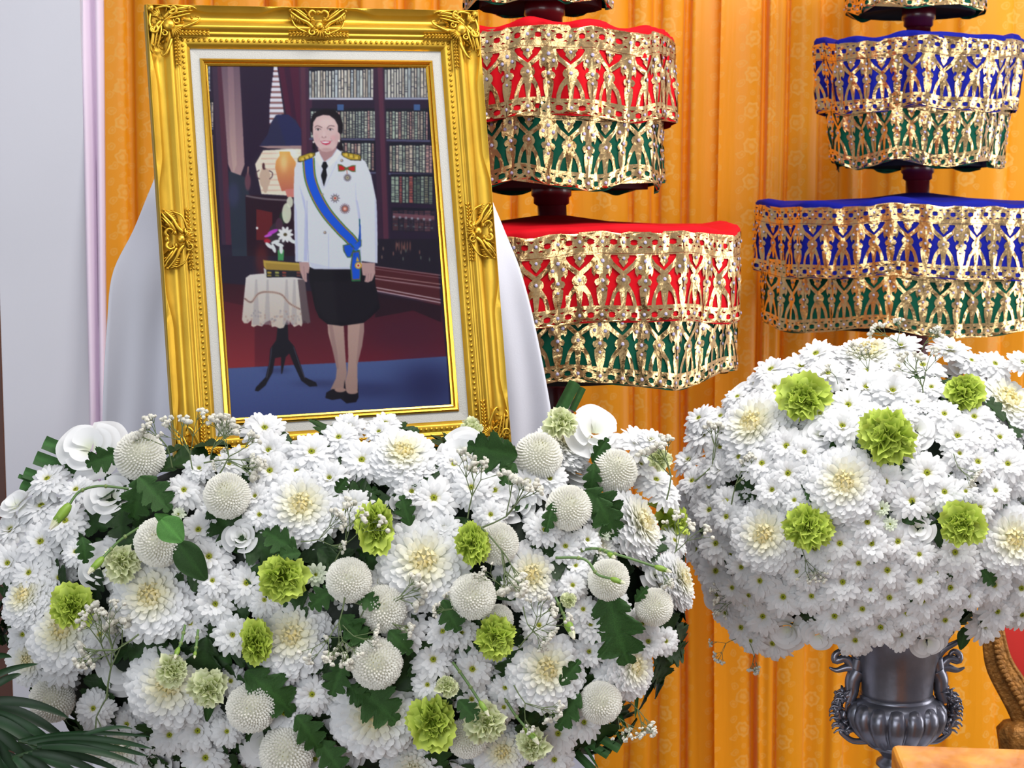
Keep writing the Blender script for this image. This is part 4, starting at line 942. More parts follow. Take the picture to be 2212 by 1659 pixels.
def gyp_mesh(seed, n=34, spread=.75, L=1.0):
    r = random.Random(seed); st = MB(); bl = MB(); g = lin((96, 112, 70)); w = lin((240, 238, 226))
    def br(p, d, l, rad, depth):
        e = p + d * l; mid = (p + e) / 2 + np.array([r.uniform(-.03, .03), 0, r.uniform(-.03, .03)]) * l
        tube(st, [p, mid, e], [rad, rad * .8, rad * .7], 4, g, False)
        if depth == 0:
            q = r.uniform(.028, .046); ball(bl, e, q, 6, 4, w * r.uniform(.8, 1.0))
            for _ in range(3): ball(bl, e + np.array([r.uniform(-1, 1), r.uniform(-1, 1), r.uniform(-1, 1)]) * q * .6, q * .6, 5, 4, w)
            return
        for _ in range(r.choice([3, 3, 4])):
            nd = nrm(d + np.array([r.uniform(-1, 1), r.uniform(-1, 1) * .8, r.uniform(-.5, .5)]) * spread); br(e, nd, l * r.uniform(.5, .85), rad * .75, depth - 1)
    br(np.zeros(3), np.array([0, 1.0, 0]), .34 * L, .011, 3); return st, bl
LIB = {}
def lib(key, f, mat): 
    LIB[key] = f.mesh(key.split(':')[0], mat); return LIB[key]
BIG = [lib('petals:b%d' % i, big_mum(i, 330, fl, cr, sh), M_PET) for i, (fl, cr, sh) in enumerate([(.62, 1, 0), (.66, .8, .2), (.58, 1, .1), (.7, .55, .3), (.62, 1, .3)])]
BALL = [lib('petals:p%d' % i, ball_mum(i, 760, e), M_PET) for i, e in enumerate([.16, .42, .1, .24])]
DZ = [lib('petals:d%d' % i, daisy(i, gap=g), M_PET) for i, g in enumerate([0, .05, .1, .03, .16])]
DZ += [lib('petals:d%d' % (i + 5), daisy(i + 5, ((17, 1.0, .25), (16, .9, .45), (14, .72, .7), (9, .5, .9)), .15), M_PET) for i in range(2)]
DZG = lib('petals:dg', daisy(40, ((12, 1.0, .5), (10, .8, .8), (8, .6, 1.1)), .16, 0, .5), M_PET)
EYE = [lib('disc:%d' % i, daisy_eye(i), M_PETG) for i in range(2)]
G1, G2 = lin((152, 184, 38)), lin((206, 224, 104)); P1, P2 = lin((196, 212, 120)), lin((240, 244, 206))
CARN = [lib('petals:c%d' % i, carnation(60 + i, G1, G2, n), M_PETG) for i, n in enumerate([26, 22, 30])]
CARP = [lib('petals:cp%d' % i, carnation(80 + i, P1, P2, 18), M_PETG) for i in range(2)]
ROSE = [[m_.mesh('petal', M_PET) for m_ in rose_petals(i, n, op)] for i, (n, op) in enumerate([(12, 1.0), (9, 1.5), (10, 1.8)])]
BUD = lib('calyx:0', bud(), M_STEM); TIP = lib('bud_tip:0', bud_tip(), M_PETG)
LEAF = [lib('blade:%d' % i, leaf(i, True, f, d), M_LEAF) for i, (f, d) in enumerate([(.25, .2), (.1, .45), (.35, .1)])] + [lib('blade:3', leaf(9, False, .2, .3, .8, .36), M_LEAF), lib('blade:4', leaf(10, False, .05, .15, 2.6, .5), M_LEAF)]
GYP = []
for i in range(5):
    a, b_ = gyp_mesh(i); GYP.append((a.mesh('stems', M_STEM), b_.mesh('blossoms', M_PETG)))
# ---------------------------------------------------------------- bouquet surfaces
class Dome:
    def __init__(s, c, r): s.c = np.asarray(c); s.r = np.asarray(r)
    def hit(s, px, py, grow=1.0):
        d = nrm(Wp(px, py, 1.0) - CAM); o = CAM - s.c; r = s.r * grow
        a = (d / r) @ (d / r); b = 2 * (o / r) @ (d / r); c = (o / r) @ (o / r) - 1; q = b * b - 4 * a * c
        if q < 0: t = -b / (2 * a)
        else: t = (-b - math.sqrt(q)) / (2 * a)
        p = CAM + d * t; n = nrm((p - s.c) / s.r ** 2)
        if q < 0: n = nrm(n - d * (n @ d))
        return p, n
DL = Dome(Wp(735, 1345, 2.02), (0.445, 0.17, 0.262)); DR = Dome(Wp(1885, 1085, 2.30), (0.262, 0.22, 0.212))
def depth(p): return (p - CAM) @ FWD
FR_ = random.Random(21)
def place(dome, px, py, rpx, face=.45, up=.18, out=0.0, tilt=None, spin=None, squash=1.0):
    p, n = dome.hit(px, py); v = nrm(CAM - p); R = rpx * depth(p) / FPX
    z = nrm(n * (1 - face) + v * face + np.array([0, 0, up]) + (np.zeros(3) if tilt is None else tilt[0] * RT + tilt[1] * UP))
    p = p + v * out
    return p, z, R, FR_.uniform(0, 6.28) if spin is None else spin
def shift_to_px(p, px, py): return Wp(px, py, depth(p))
# ================================================================ planting the two bouquets
ITEMS = []     # (root object, px, py, noun, landmark nick or None)
LAND = []      # (px, py, nick)
GRP = {}
def reg(root, px, py, noun, nick=None, full=None):
    if nick: LAND.append((px, py, nick))
    if full: root['label'] = full
    else: ITEMS.append((root, px, py, noun))
def root_at(name, p, z, spin, s, cat, group):
    return empty(name, frame_mat(p, z, spin, s), '', cat, group)
# ---- foliage beds
def bed(dome, name, label, n, seed, sz):
    r = random.Random(seed); mb = MB()
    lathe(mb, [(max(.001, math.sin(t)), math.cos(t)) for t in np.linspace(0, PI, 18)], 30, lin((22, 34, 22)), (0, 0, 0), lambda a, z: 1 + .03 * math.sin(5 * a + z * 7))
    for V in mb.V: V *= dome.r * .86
    o = put(name, mb.mesh(name, M_LEAF), None, Matrix.Translation(V3(dome.c)), label, 'foliage')
    lb = MB(); src = [leaf(70 + i, True, .2, .3, .72) for i in range(3)]
    for k in range(n):
        z = r.uniform(-1, 1); a = r.uniform(PI * .92, PI * 2.08); q = math.sqrt(1 - z * z); d = np.array([q * math.cos(a), q * math.sin(a), z])
        m = frame_mat(d * dome.r * r.uniform(.88, .97), nrm(d / dome.r + np.array([r.uniform(-.4, .4)] * 3)), r.uniform(0, 6.3), sz * r.uniform(.7, 1.3)); m = np.array(m)
        s = src[k % 3]; V = np.vstack(s.V)[:: 1]; lb.add(V @ m[:3, :3].T + m[:3, 3], s.F, np.vstack(s.C) * r.uniform(.5, 1.0))
    put('leaves', lb.mesh('leaves', M_LEAF), o, None, None, None, None, 'stuff'); return o
bed(DL, 'foliage_mound', 'dark leafy mound packed beneath the flowers of the front bouquet', 330, 1, .055)
bed(DR, 'foliage_mound', 'dark leafy mound packed beneath the flowers of the urn bouquet', 190, 2, .045)
mb = MB(); c = DL.c; lathe(mb, [(.02, 0), (.19, 0), (.19, .02), (.035, .05), (.03, 1.0), (.03, c[2] - .232), (.02, c[2] - .232)], 32)
put('flower_stand', mb.mesh('flower_stand', M_BROWN), None, Matrix.Translation(V3((c[0], c[1], 0))), 'dark wooden stand carrying the front bouquet', 'stand')
# ---- flower makers
def flower(kind, dome, px, py, r, v=0, nick=None, full=None, **k):
    if kind == 'big':
        p, z, R, sp = place(dome, px, py, r, k.get('face', .45), k.get('up', .22), k.get('out', .004), k.get('tilt'))
        o = root_at('large_chrysanthemum', p - z * R * .35, z, sp, R * .98, 'chrysanthemum', 'large incurved chrysanthemums'); put('petals', BIG[v % len(BIG)], o)
        noun = ['full white chrysanthemum', 'creamy white full chrysanthemum'][v == 0]
    elif kind == 'ball':
        p, z, R, sp = place(dome, px, py, r, .6, .15, k.get('out', .022)); q = v
        o = root_at('ball_chrysanthemum', p - z * R * .2, z, sp, R, 'chrysanthemum', 'white ball chrysanthemums'); put('petals', BALL[v % len(BALL)], o); noun = 'white ball chrysanthemum'
    elif kind == 'dz':
        p, z, R, sp = place(dome, px, py, r, k.get('face', .5), k.get('up', .22), k.get('out', -.002) + FR_.uniform(-.004, .004), (FR_.uniform(-.15, .15), FR_.uniform(-.12, .12)))
        o = root_at('daisy_chrysanthemum', p - z * R * .2, z, sp, R * 1.08, 'chrysanthemum', 'white daisy chrysanthemums')
        m_ = DZG if v == 9 else DZ[(v if v else FR_.randrange(7)) % 7]; put('petals', m_, o); put('disc', EYE[FR_.randrange(2)], o, Matrix.Scale(1.0, 4)); noun = 'white daisy chrysanthemum' if r >= 34 else ('half-open greenish daisy chrysanthemum' if v == 9 else 'small white daisy chrysanthemum')
    elif kind in ('carn', 'carp'):
        p, z, R, sp = place(dome, px, py, r, k.get('face', .65), k.get('up', .1), k.get('out', .026), k.get('tilt')); sx, sy = k.get('sq', (1, 1))
        o = root_at('carnation', p - z * R * .3, z, 0 if (sx, sy) != (1, 1) else sp, (R * sx, R * sy, R * .85), 'carnation', 'green carnations' if kind == 'carn' else 'pale carnations')
        put('petals', (CARN if kind == 'carn' else CARP)[v % (3 if kind == 'carn' else 2)], o); noun = 'lime green carnation' if kind == 'carn' else 'pale green carnation'
    elif kind == 'rose':
        p, z, R, sp = place(dome, px, py, r, k.get('face', .45), k.get('up', .15), k.get('out', -.004), k.get('tilt'))
        o = root_at('lisianthus', p - z * R * .3, z, sp, R * .98, 'flower', 'white lisianthus blooms')
        for q in ROSE[v % 3]: put('petal', q, o)
        noun = 'broad petalled white lisianthus'
    reg(o, px, py, noun, nick, full); return o
# ---- named blooms, front bouquet
for a in [(812, 1137, 57, 0, 'tall narrow lime carnation', dict(sq=(.72, 1.08))), (610, 1244, 60, 1, 'widest lime carnation', {}), (1020, 1172, 50, 2, 'lime carnation behind a raised petal', dict(sq=(.72, 1.0))),
          (153, 1310, 50, 0, 'cupped lime carnation by the pillar', {}), (550, 1388, 56, 1, 'crinkled side-facing lime carnation', dict(sq=(.72, 1.0))), (1072, 1375, 46, 2, 'round lime carnation over a ball bloom', {}),
          (936, 1562, 58, 0, 'lowest tall lime carnation', dict(sq=(.9, 1.05))), (1455, 1112, 62, 1, 'lime carnation facing the urn', dict(sq=(.5, 1.0), out=-.02, face=.3))]:
    flower('carn', DL, a[0], a[1], a[2], a[3], a[4], a[4] + ' in the front bouquet', **a[5])
for a in [(1020, 925, 28, 0, 'small pale carnation by the frame corner'), (1214, 908, 36, 1, 'pale carnation beside the easel drape'), (1425, 990, 30, 0, 'pale carnation at the bouquet shoulder'), (262, 1212, 40, 1, 'pale carnation under a ball bloom'),
          (372, 1448, 38, 0, 'upper pale carnation of the pair'), (452, 1488, 42, 1, 'lower pale carnation of the pair'), (965, 1482, 26, 0, 'faded pale carnation bud cluster'), (1052, 1560, 44, 1, 'whitish half-open carnation'), (1152, 1612, 38, 0, 'browned pale carnation at the bottom edge'), (1230, 1297, 17, 1, 'tiny pale rolled carnation')]:
    flower('carp', DL, a[0], a[1], a[2], a[3], a[4], a[4] + (' in the front bouquet' if len(a[4].split()) < 8 else ''))
# ball chrysanthemums, front bouquet
BL = [(300, 980, 54, 0, 'highest ball bloom by the pillar'), (489, 1068, 50, 1, 'ball bloom with an open eye'), (342, 1169, 53, 3, 'ball bloom behind the round leaf'), (753, 1252, 49, 0, 'ball bloom above the baby\'s breath'), (1164, 982, 52, 1, 'egg-shaped ball bloom by the big leaf'),
      (1330, 1013, 49, 0, None), (1230, 1094, 49, 3, 'central ball bloom among dark leaves'), (1075, 1172, 46, 3, None), (1022, 1287, 50, 0, None), (1316, 1251, 45, 0, 'ball bloom crossed by a bud stem'), (1415, 1310, 41, 0, 'ball bloom nearest the curtain'), (828, 1314, 52, 3, None),
      (813, 1432, 56, 1, 'ball bloom with serrated leaves below'), (1076, 1338, 34, 0, None), (541, 1530, 53, 0, 'low ball bloom on a bare stem'), (618, 1628, 58, 3, 'lowest ball bloom'), (1299, 1518, 46, 0, 'low ball bloom by the curtain'), (1010, 1595, 44, 3, None), (110, 1512, 49, 0, 'ball bloom behind the palm frond')]
for (x, y, r, v, nk) in BL:
    beh = (x, y) in ((1075, 1172), (828, 1314), (1076, 1338), (1010, 1595), (110, 1512))
    if nk and 'nearest' in nk: nk = 'ball bloom beside the curtain gap'
    flower('ball', DL, x, y, r, v, nk, None if nk is None else nk.replace('ball bloom', 'white ball chrysanthemum') + (' in the front bouquet' if len(nk.split()) < 7 else ''), out=.004 if beh else .022)
# large chrysanthemums, front bouquet
BG = [(651, 1090, 87, 0, {}), (915, 1212, 100, 0, {}), (325, 1285, 94, 0, dict(tilt=(-.1, .1))), (872, 975, 76, 0, dict(tilt=(.1, .2))), (1150, 1240, 78, 2, dict(tilt=(.25, 0), out=-.006)), (1388, 1128, 88, 1, dict(tilt=(.75, -.05), face=.3)),
      (1475, 1250, 66, 1, dict(tilt=(.8, .1), face=.2)), (132, 1360, 88, 2, dict(tilt=(-.1, .1))), (362, 1480, 94, 0, {}), (630, 1372, 88, 2, dict(out=-.004)), (810, 1545, 95, 0, dict(tilt=(.05, -.05))), (1183, 1445, 88, 0, dict(tilt=(.1, .1))),
      (1372, 1440, 70, 1, dict(tilt=(.7, 0))), (50, 1285, 68, 2, dict(tilt=(-.4, .3))), (1222, 955, 66, 1, dict(out=-.01, tilt=(.3, .1))), (1085, 1625, 62, 0, dict(out=-.006)), (700, 1482, 58, 3, dict(out=-.02)), (890, 1662, 66, 3, dict(out=-.006)), (262, 1612, 62, 3, dict(out=-.01)), (60, 1425, 55, 1, dict(out=-.02)), (1290, 1180, 50, 3, dict(out=-.02))]
BN = {(651, 1090): 'full chrysanthemum under the frame centre', (915, 1212): 'widest white chrysanthemum', (325, 1285): 'wide chrysanthemum below two ball blooms', (872, 975): 'creamy chrysanthemum against the frame', (1388, 1128): 'curtain-facing shaggy chrysanthemum', (1475, 1250): 'outermost chrysanthemum at the gap',
      (132, 1360): 'chrysanthemum under the cupped carnation', (362, 1480): 'chrysanthemum under the pale pair', (630, 1372): 'chrysanthemum beside the crinkled carnation', (810, 1545): 'leaf-covered low chrysanthemum', (1183, 1445): 'full chrysanthemum below the plump bud', (1372, 1440): 'side-on low chrysanthemum by the curtain', (1150, 1240): 'chrysanthemum veiled in baby\'s breath'}
for (x, y, r, v, k) in BG:
    nk = BN.get((x, y)); flower('big', DL, x, y, r, v, nk, None if nk is None else nk + ' in the front bouquet', **k)
for (x, y, r, v, k) in [(190, 960, 78, 2, dict(face=.7, tilt=(-.1, .05), out=-.006)), (235, 1070, 62, 1, {}), (522, 1160, 44, 0, {}), (1000, 975, 62, 2, dict(face=.7, tilt=(-.1, .05), out=-.006)), (1290, 925, 72, 2, dict(face=.7, tilt=(.2, .05), out=-.008)), (700, 1215, 42, 1, dict(out=-.02)), (215, 1225, 56, 1, dict(out=-.012)), (868, 1085, 42, 1, dict(out=-.016)),
                        (30, 1085, 44, 1, {}), (575, 1605, 60, 2, dict(out=-.02)), (1110, 1085, 46, 1, dict(out=-.02)), (260, 1440, 60, 2, dict(out=-.03)), (1250, 1010, 46, 2, dict(out=-.02)), (740, 1640, 50, 1, dict(out=-.02)), (1420, 1240, 40, 1, dict(out=-.02)), (330, 1650, 50, 1, dict(out=-.02))]:
    flower('rose', DL, x, y, r, v, **k)
DZL = [(397, 1056, 42), (427, 1142, 46), (451, 1200, 48), (87, 1087, 50), (139, 1122, 48), (85, 1167, 54), (162, 1190, 32), (100, 1030, 44), (162, 1054, 42), (572, 920, 47), (580, 970, 47), (582, 1014, 47), (673, 972, 52), (731, 941, 42), (781, 990, 50), (711, 1030, 40), (764, 1085, 42), (550, 1070, 32), (981, 1000, 40), (938, 1073, 54), (818, 930, 32), (832, 910, 34),
       (1140, 1037, 47), (1188, 1032, 38), (1069, 1056, 47), (1018, 1051, 44), (1384, 953, 47), (1408, 948, 34), (1419, 1032, 44), (1177, 1143, 38), (1270, 1165, 32), (1222, 1178, 38), (1244, 1220, 32), (458, 1253, 36), (465, 1304, 44), (502, 1371, 42), (426, 1579, 46), (365, 1588, 42), (443, 1637, 48), (498, 1471, 32), (532, 1258, 48), (571, 1295, 34),
       (878, 1360, 46), (956, 1363, 38), (936, 1424, 47), (674, 1500, 44), (613, 1540, 42), (923, 1479, 34), (1021, 1445, 47), (1019, 1510, 36), (1092, 1485, 38), (1206, 1585, 44), (1165, 1350, 36), (1276, 1347, 38), (1273, 1407, 34), (1260, 1315, 34), (997, 1366, 34), (1401, 1385, 38), (1263, 1560, 40), (1316, 1456, 34), (1089, 1528, 32), (1238, 1263, 34), (1140, 1612, 42), (1198, 1642, 42),
       (20, 1140, 44), (15, 1215, 44), (60, 1235, 44), (215, 1370, 40), (130, 1440, 44), (200, 1530, 40), (1390, 1345, 34), (1440, 1385, 30), (1350, 1340, 34), (610, 1440, 40), (745, 1100, 36), (560, 1110, 36), (1385, 1000, 34), (680, 1640, 40), (490, 1580, 34), (410, 1345, 38), (820, 1255, 34), (1325, 1395, 34), (1060, 1110, 36), (960, 1140, 34), (495, 1000, 34), (640, 1015, 36), (890, 1060, 36), (430, 1010, 32), (1440, 1060, 36), (1460, 1165, 36)]
DN = {(938, 1073): 'wide-open daisy under the frame corner', (1021, 1445): 'clear daisy below the round carnation', (87, 1087): 'daisy at the palm strips', (465, 1304): 'daisy with a dark-ringed eye', (1206, 1585): 'lowest daisy by the palm strips', (1140, 1037): 'daisy under the egg-shaped bloom'}
for (x, y, r) in DZL:
    nk = DN.get((x, y)); flower('dz', DL, x, y, r * 1.10, 0, nk, None if nk is None else 'white ' + nk + ' in the front bouquet')
for (x, y, r) in [(385, 1110, 18), (682, 1241, 30), (1305, 1150, 20)]: flower('dz', DL, x, y, r, 9)
# ---- urn bouquet
for a in [(1733, 857, 56, 0, 'highest lime carnation on the urn', {}), (1917, 943, 62, 2, 'broad central lime carnation on the urn', dict(face=.8)), (2085, 842, 50, 1, 'cupped lime carnation by the blue parasol', {}), (1743, 1138, 52, 2, 'curled lime carnation facing the gap', {}), (2077, 1133, 50, 0, 'brown-edged lime carnation on the urn', {})]:
    flower('carn', DR, a[0], a[1], a[2], a[3], a[4], a[4] + (' bouquet' if a[4].endswith('urn') else ' in the urn bouquet'), **a[5])
for (x, y, r, v, k) in [(1877, 757, 80, 0, dict(tilt=(0, .2))), (1625, 912, 86, 0, dict(tilt=(-.1, 0))), (1825, 1040, 84, 0, {}), (1652, 1155, 80, 0, {}), (2180, 862, 92, 0, dict(tilt=(.1, 0))), (2192, 1165, 82, 0, {})]:
    nk = {1877: 'crowning chrysanthemum on the urn', 1625: 'full chrysanthemum by the curtain gap', 1825: 'middle full chrysanthemum on the urn', 1652: 'lower full chrysanthemum on the urn', 2180: 'full chrysanthemum under the blue parasol', 2192: 'full chrysanthemum above the settee'}[x]
    flower('big', DR, x, y, r, v, nk, 'creamy ' + nk, out=.008, **k)
for (x, y, r, v) in [(1700, 1362, 52, 0), (1980, 925, 46, 2), (1600, 850, 50, 2), (1772, 935, 42, 1), (1985, 1142, 42, 1), (2005, 1390, 44, 2), (2090, 790, 52, 2), (1805, 1122, 32, 0), (1565, 1000, 40, 1), (1900, 820, 36, 1), (2180, 1330, 44, 2), (1765, 1375, 40, 2), (1540, 1290, 40, 1)]:
    nk = {1700: 'spiral rose-like bloom', 1980: 'broad bloom beside the central carnation', 2005: 'pale bloom over the urn neck', 1600: 'broad bloom near the curtain'}.get(x)
    flower('rose', DR, x, y, r, v, nk, None if nk is None else 'white ' + nk + ' in the urn bouquet', out=-.008)
DZR = [(1516, 931, 46), (1554, 963, 36), (1594, 985, 36), (1645, 998, 42), (1698, 961, 45), (1737, 975, 37), (1701, 1021, 45), (1745, 1026, 24), (1832, 871, 48), (1820, 917, 48), (1667, 1057, 38), (1761, 759, 46), (1663, 793, 46), (1632, 824, 42), (1730, 786, 46), (1672, 833, 42), (1592, 853, 34), (1507, 900, 36), (1788, 802, 42), (1485, 990, 36), (1493, 1036, 36), (1547, 1013, 36),
       (1715, 1079, 32), (1530, 1100, 40), (1567, 1115, 40), (1568, 1081, 34), (1544, 1173, 42), (1544, 1233, 44), (1640, 1255, 40), (1691, 1290, 44), (1752, 1288, 38), (1802, 1331, 44), (1820, 1257, 44), (1814, 1174, 44), (1790, 1206, 38), (1647, 1332, 40), (1609, 1305, 34), (1599, 1356, 37), (1667, 1392, 40), (1741, 1240, 34), (1479, 1112, 36), (1488, 1148, 36), (1500, 1185, 36), (1548, 1285, 36), (1483, 1064, 36),
       (1872, 833, 42), (1929, 840, 50), (1887, 897, 42), (1945, 893, 37), (2041, 891, 40), (2105, 897, 43), (2069, 939, 46), (2112, 946, 36), (2114, 995, 43), (2178, 1000, 40), (2004, 1019, 50), (1913, 1039, 43), (2041, 1061, 42), (2152, 1058, 34), (2052, 750, 42), (2152, 782, 40), (1994, 784, 44), (1945, 743, 40), (2100, 775, 34), (2161, 942, 36), (2012, 833, 32), (1983, 866, 28), (2074, 978, 32),
       (1971, 1081, 47), (2087, 1060, 28), (1874, 1127, 41), (1883, 1174, 41), (1940, 1169, 43), (1986, 1197, 34), (2064, 1193, 46), (2093, 1222, 34), (1855, 1217, 37), (1917, 1232, 45), (1987, 1255, 42), (2054, 1270, 43), (1922, 1292, 42), (1863, 1316, 40), (1993, 1298, 42), (1959, 1325, 34), (1902, 1356, 43), (1993, 1343, 32), (2043, 1341, 38), (2093, 1288, 34), (2150, 1264, 41), (2156, 1322, 40), (2130, 1353, 40), (2208, 1271, 41),
       (1848, 1385, 40), (1947, 1372, 34), (1880, 1274, 28), (2118, 1095, 32), (2024, 1238, 24), (1760, 1185, 34), (1600, 1225, 36), (1580, 1270, 34), (1565, 1325, 34), (1620, 1385, 30), (1720, 1235, 32), (1800, 1290, 32), (1700, 1205, 32), (2210, 1330, 36), (1555, 895, 34), (1530, 1050, 34), (2210, 780, 34), (2200, 1030, 36), (1960, 960, 30), (1770, 890, 34), (1940, 790, 34), (1520, 1220, 34)]
DN = {(1922, 1292): 'middle daisy of the lowest urn rows', (1802, 1331): 'clear daisy over the urn handle', (2130, 1353): 'lowest daisy beside the settee', (2004, 1019): 'biggest urn daisy', (1548, 1285): 'shaded daisy at the gap', (1507, 900): 'daisy nearest the red parasol'}
for (x, y, r) in DZR:
    nk = DN.get((x, y))
    if nk: nk = nk.replace('nearest', 'facing')
    flower('dz', DR, x, y, r * 1.12, 0, nk, None if nk is None else 'white ' + nk)
for (x, y, r) in [(1905, 1098, 20), (1923, 1132, 18)]: flower('dz', DR, x, y, r, 9)
# ---- deeper filler blooms, mostly hidden
def fill(dome, x0, x1, y0, y1, n, r, lab, grp, seed, step):
    q = random.Random(seed); k = 0; pts = []
    for _ in range(4000):
        if k >= n: break
        x, y = q.uniform(x0, x1), q.uniform(y0, y1)
        cx = (dome.c - CAM) @ RT / depth(dome.c) * FPX + CX; cy = CY - (dome.c - CAM) @ UP / depth(dome.c) * FPX
        rx, rz = dome.r[0] / depth(dome.c) * FPX, dome.r[2] / depth(dome.c) * FPX
        if ((x - cx) / rx) ** 2 + ((y - cy) / rz) ** 2 > .86 or any((x - a) ** 2 + (y - b) ** 2 < step ** 2 for a, b in pts): continue
        pts.append((x, y)); k += 1
        p, z, R, sp = place(dome, x, y, r, .4, .1, -.030)
        o = root_at('daisy_chrysanthemum', p, z, sp, R, 'chrysanthemum', grp); o['label'] = lab; put('petals', DZ[q.randrange(7)], o); put('disc', EYE[0], o)
fill(DL, -40, 1540, 870, 1740, 95, 44, 'white daisy chrysanthemum sunk deep between the front bouquet blooms', 'daisy chrysanthemums sunk deep in the front bouquet', 5, 62)
fill(DR, 1450, 2330, 700, 1420, 60, 40, 'white daisy chrysanthemum sunk deep between the urn bouquet blooms', 'daisy chrysanthemums sunk deep in the urn bouquet', 6, 62)
# ---- labels by relation to the named blooms
def rel(dx, dy, urn):
    side = ('settee' if urn else 'urn') if dx > 0 else 'pillar'; v = 'above' if dy < 0 else 'below'
    if abs(dy) > 2.2 * abs(dx): return v
    if abs(dx) > 2.2 * abs(dy): return 'on the ' + side + ' side of'
    return v + ' and ' + side + 'ward of'
grp = {}
for (o, x, y, noun) in ITEMS:
    l = min((q for q in LAND if (q[0], q[1]) != (x, y)), key=lambda q: (q[0] - x) ** 2 + (q[1] - y) ** 2)
    dx, dy = x - l[0], y - l[1]
    grp.setdefault((noun, l[2], rel(dx, dy, x > 1465)), []).append(((dx * dx + dy * dy), o))
ORD = ['', 'second ', 'third ', 'fourth ', 'fifth ', 'sixth ', 'seventh ', 'eighth ', 'ninth ', 'tenth ']
for (noun, nk, d), L in grp.items():
    for i, (_, o) in enumerate(sorted(L, key=lambda q: q[0])):
        w = (ORD[min(i, 9)] + noun + ' ' + d + ' the ' + nk).strip()
        if len(w.split()) > 16: w = w.replace('daisy chrysanthemum', 'daisy').replace('full chrysanthemum', 'full bloom').replace('with serrated leaves below', 'with leaves')
        if len(w.split()) > 16: w = ' '.join(w.replace('creamy white ', 'creamy ').replace(' the ', ' ').split())
        if len(w.split()) > 16: w = w.replace('beside the', 'by').replace('lime ', '')
        if len(w.split()) > 16: print('LONG', w)
        o['label'] = w
# ---- big single leaves
def leaf_at(dome, bx, by, tx, ty, v, w, out=.018, roll=0.0, name='chrysanthemum_leaf', label='', dd=0.0):
    a, _ = dome.hit((bx + tx) / 2, (by + ty) / 2); d = depth(a) - out
    A, B = Wp(bx, by, d + .004), Wp(tx, ty, d - .004 + dd); y = B - A; L = np.linalg.norm(y); y = nrm(y); v_ = nrm(CAM - A); z = nrm(v_ - y * (v_ @ y))
    x = np.cross(y, z); x, z = x * math.cos(roll) + z * math.sin(roll), z * math.cos(roll) - x * math.sin(roll)
    m = np.eye(4); m[:3, 0] = x * L * w; m[:3, 1] = y * L; m[:3, 2] = z * L; m[:3, 3] = A
    o = put(name, None, None, Matrix(m.tolist()), label, 'leaf', 'loose dark green leaves among the front bouquet'); o.empty_display_size = .02
    put('blade', LEAF[v], o); return o
LF = [(262, 978, 186, 1004, 0, 1.0, 'dark lobed leaf pointing to the pillar from the highest ball bloom'), (312, 1030, 285, 1120, 1, 1.1, 'dark lobed leaf hanging below the highest ball bloom'), (300, 1030, 366, 1100, 2, 1.0, 'dark lobed leaf curling under the highest ball bloom'), (1118, 985, 1012, 968, 0, 1.15, 'large dark lobed leaf beneath the frame corner'), (1112, 1000, 1084, 1046, 2, 1.1, 'short lobed leaf under the large leaf by the frame corner'),
      (1280, 1000, 1312, 948, 2, .8, 'narrow dark leaf rising beside the shoulder ball bloom'), (1284, 1000, 1276, 1062, 1, .9, 'dark leaf edging the shoulder ball bloom'), (1262, 1060, 1340, 1120, 0, 1.1, 'dark lobed leaf between two ball blooms'), (1290, 1075, 1330, 1160, 1, 1.0, 'dark lobed leaf drooping beside the curtain-facing chrysanthemum'), (1196, 1085, 1180, 1148, 2, .7, 'dark leaf behind the central ball bloom'),
      (1310, 1278, 1350, 1438, 0, 1.05, 'largest dark lobed leaf hanging below the ball bloom with bud stem'), (1372, 1300, 1398, 1268, 2, .8, 'small green leaf between two low ball blooms'), (725, 1272, 668, 1306, 1, 1.2, 'dark leaf below the widest lime carnation'), (772, 1285, 818, 1310, 2, 1.1, 'dark leaf under the ball bloom above the baby\'s breath'),
      (768, 1475, 856, 1558, 0, 1.1, 'dark serrated leaf over the lowest full chrysanthemum'), (530, 1450, 634, 1528, 1, 1.0, 'curled dark leaf above the low ball bloom'), (742, 1432, 716, 1502, 2, 1.2, 'dark leaf beside the ball bloom with serrated leaves'), (752, 1480, 790, 1520, 1, 1.2, 'second serrated leaf over the lowest full chrysanthemum'), (956, 1296, 990, 1362, 0, 1.1, 'dark lobed leaf below the widest white chrysanthemum'),
      (640, 1190, 574, 1150, 1, 1.1, 'dark leaf above the widest lime carnation'), (650, 1195, 600, 1200, 0, 1.1, 'dark leaf touching the widest lime carnation'), (886, 1136, 868, 1074, 0, .9, 'upright serrated leaf beside the tall narrow lime carnation'), (726, 1064, 748, 1034, 2, 1.0, 'tiny dark leaf above the tall narrow lime carnation'), (640, 1545, 694, 1612, 1, 1.1, 'lobed dark leaf below the ball bloom on a bare stem'), (690, 1600, 740, 1670, 0, 1.1, 'lobed dark leaf at the bottom edge'),
      (840, 1362, 884, 1408, 1, 1.1, 'dark leaf above the ball bloom with serrated leaves'), (1252, 1496, 1204, 1574, 0, .9, 'dark lobed leaf beside the low curtain-side ball bloom'), (178, 1160, 188, 1210, 1, 1.1, 'dark serrated leaf above the rolled white bloom by the pillar'), (990, 1512, 1030, 1556, 2, 1.1, 'dark leaf beside the lowest tall lime carnation'), (385, 1172, 438, 1252, 3, 1.1, 'smooth glossy leaf under the ball bloom behind the round leaf'),
      (470, 1460, 440, 1560, 3, .5, 'slim green leaf below the lower pale carnation'), (735, 1330, 790, 1385, 0, 1.1, 'dark leaf in the hollow between ball blooms'), (800, 1400, 752, 1352, 2, 1.1, 'second dark leaf in the hollow between ball blooms'), (1210, 1480, 1250, 1430, 0, .8, 'dark leaf behind the low full chrysanthemum by the curtain')]
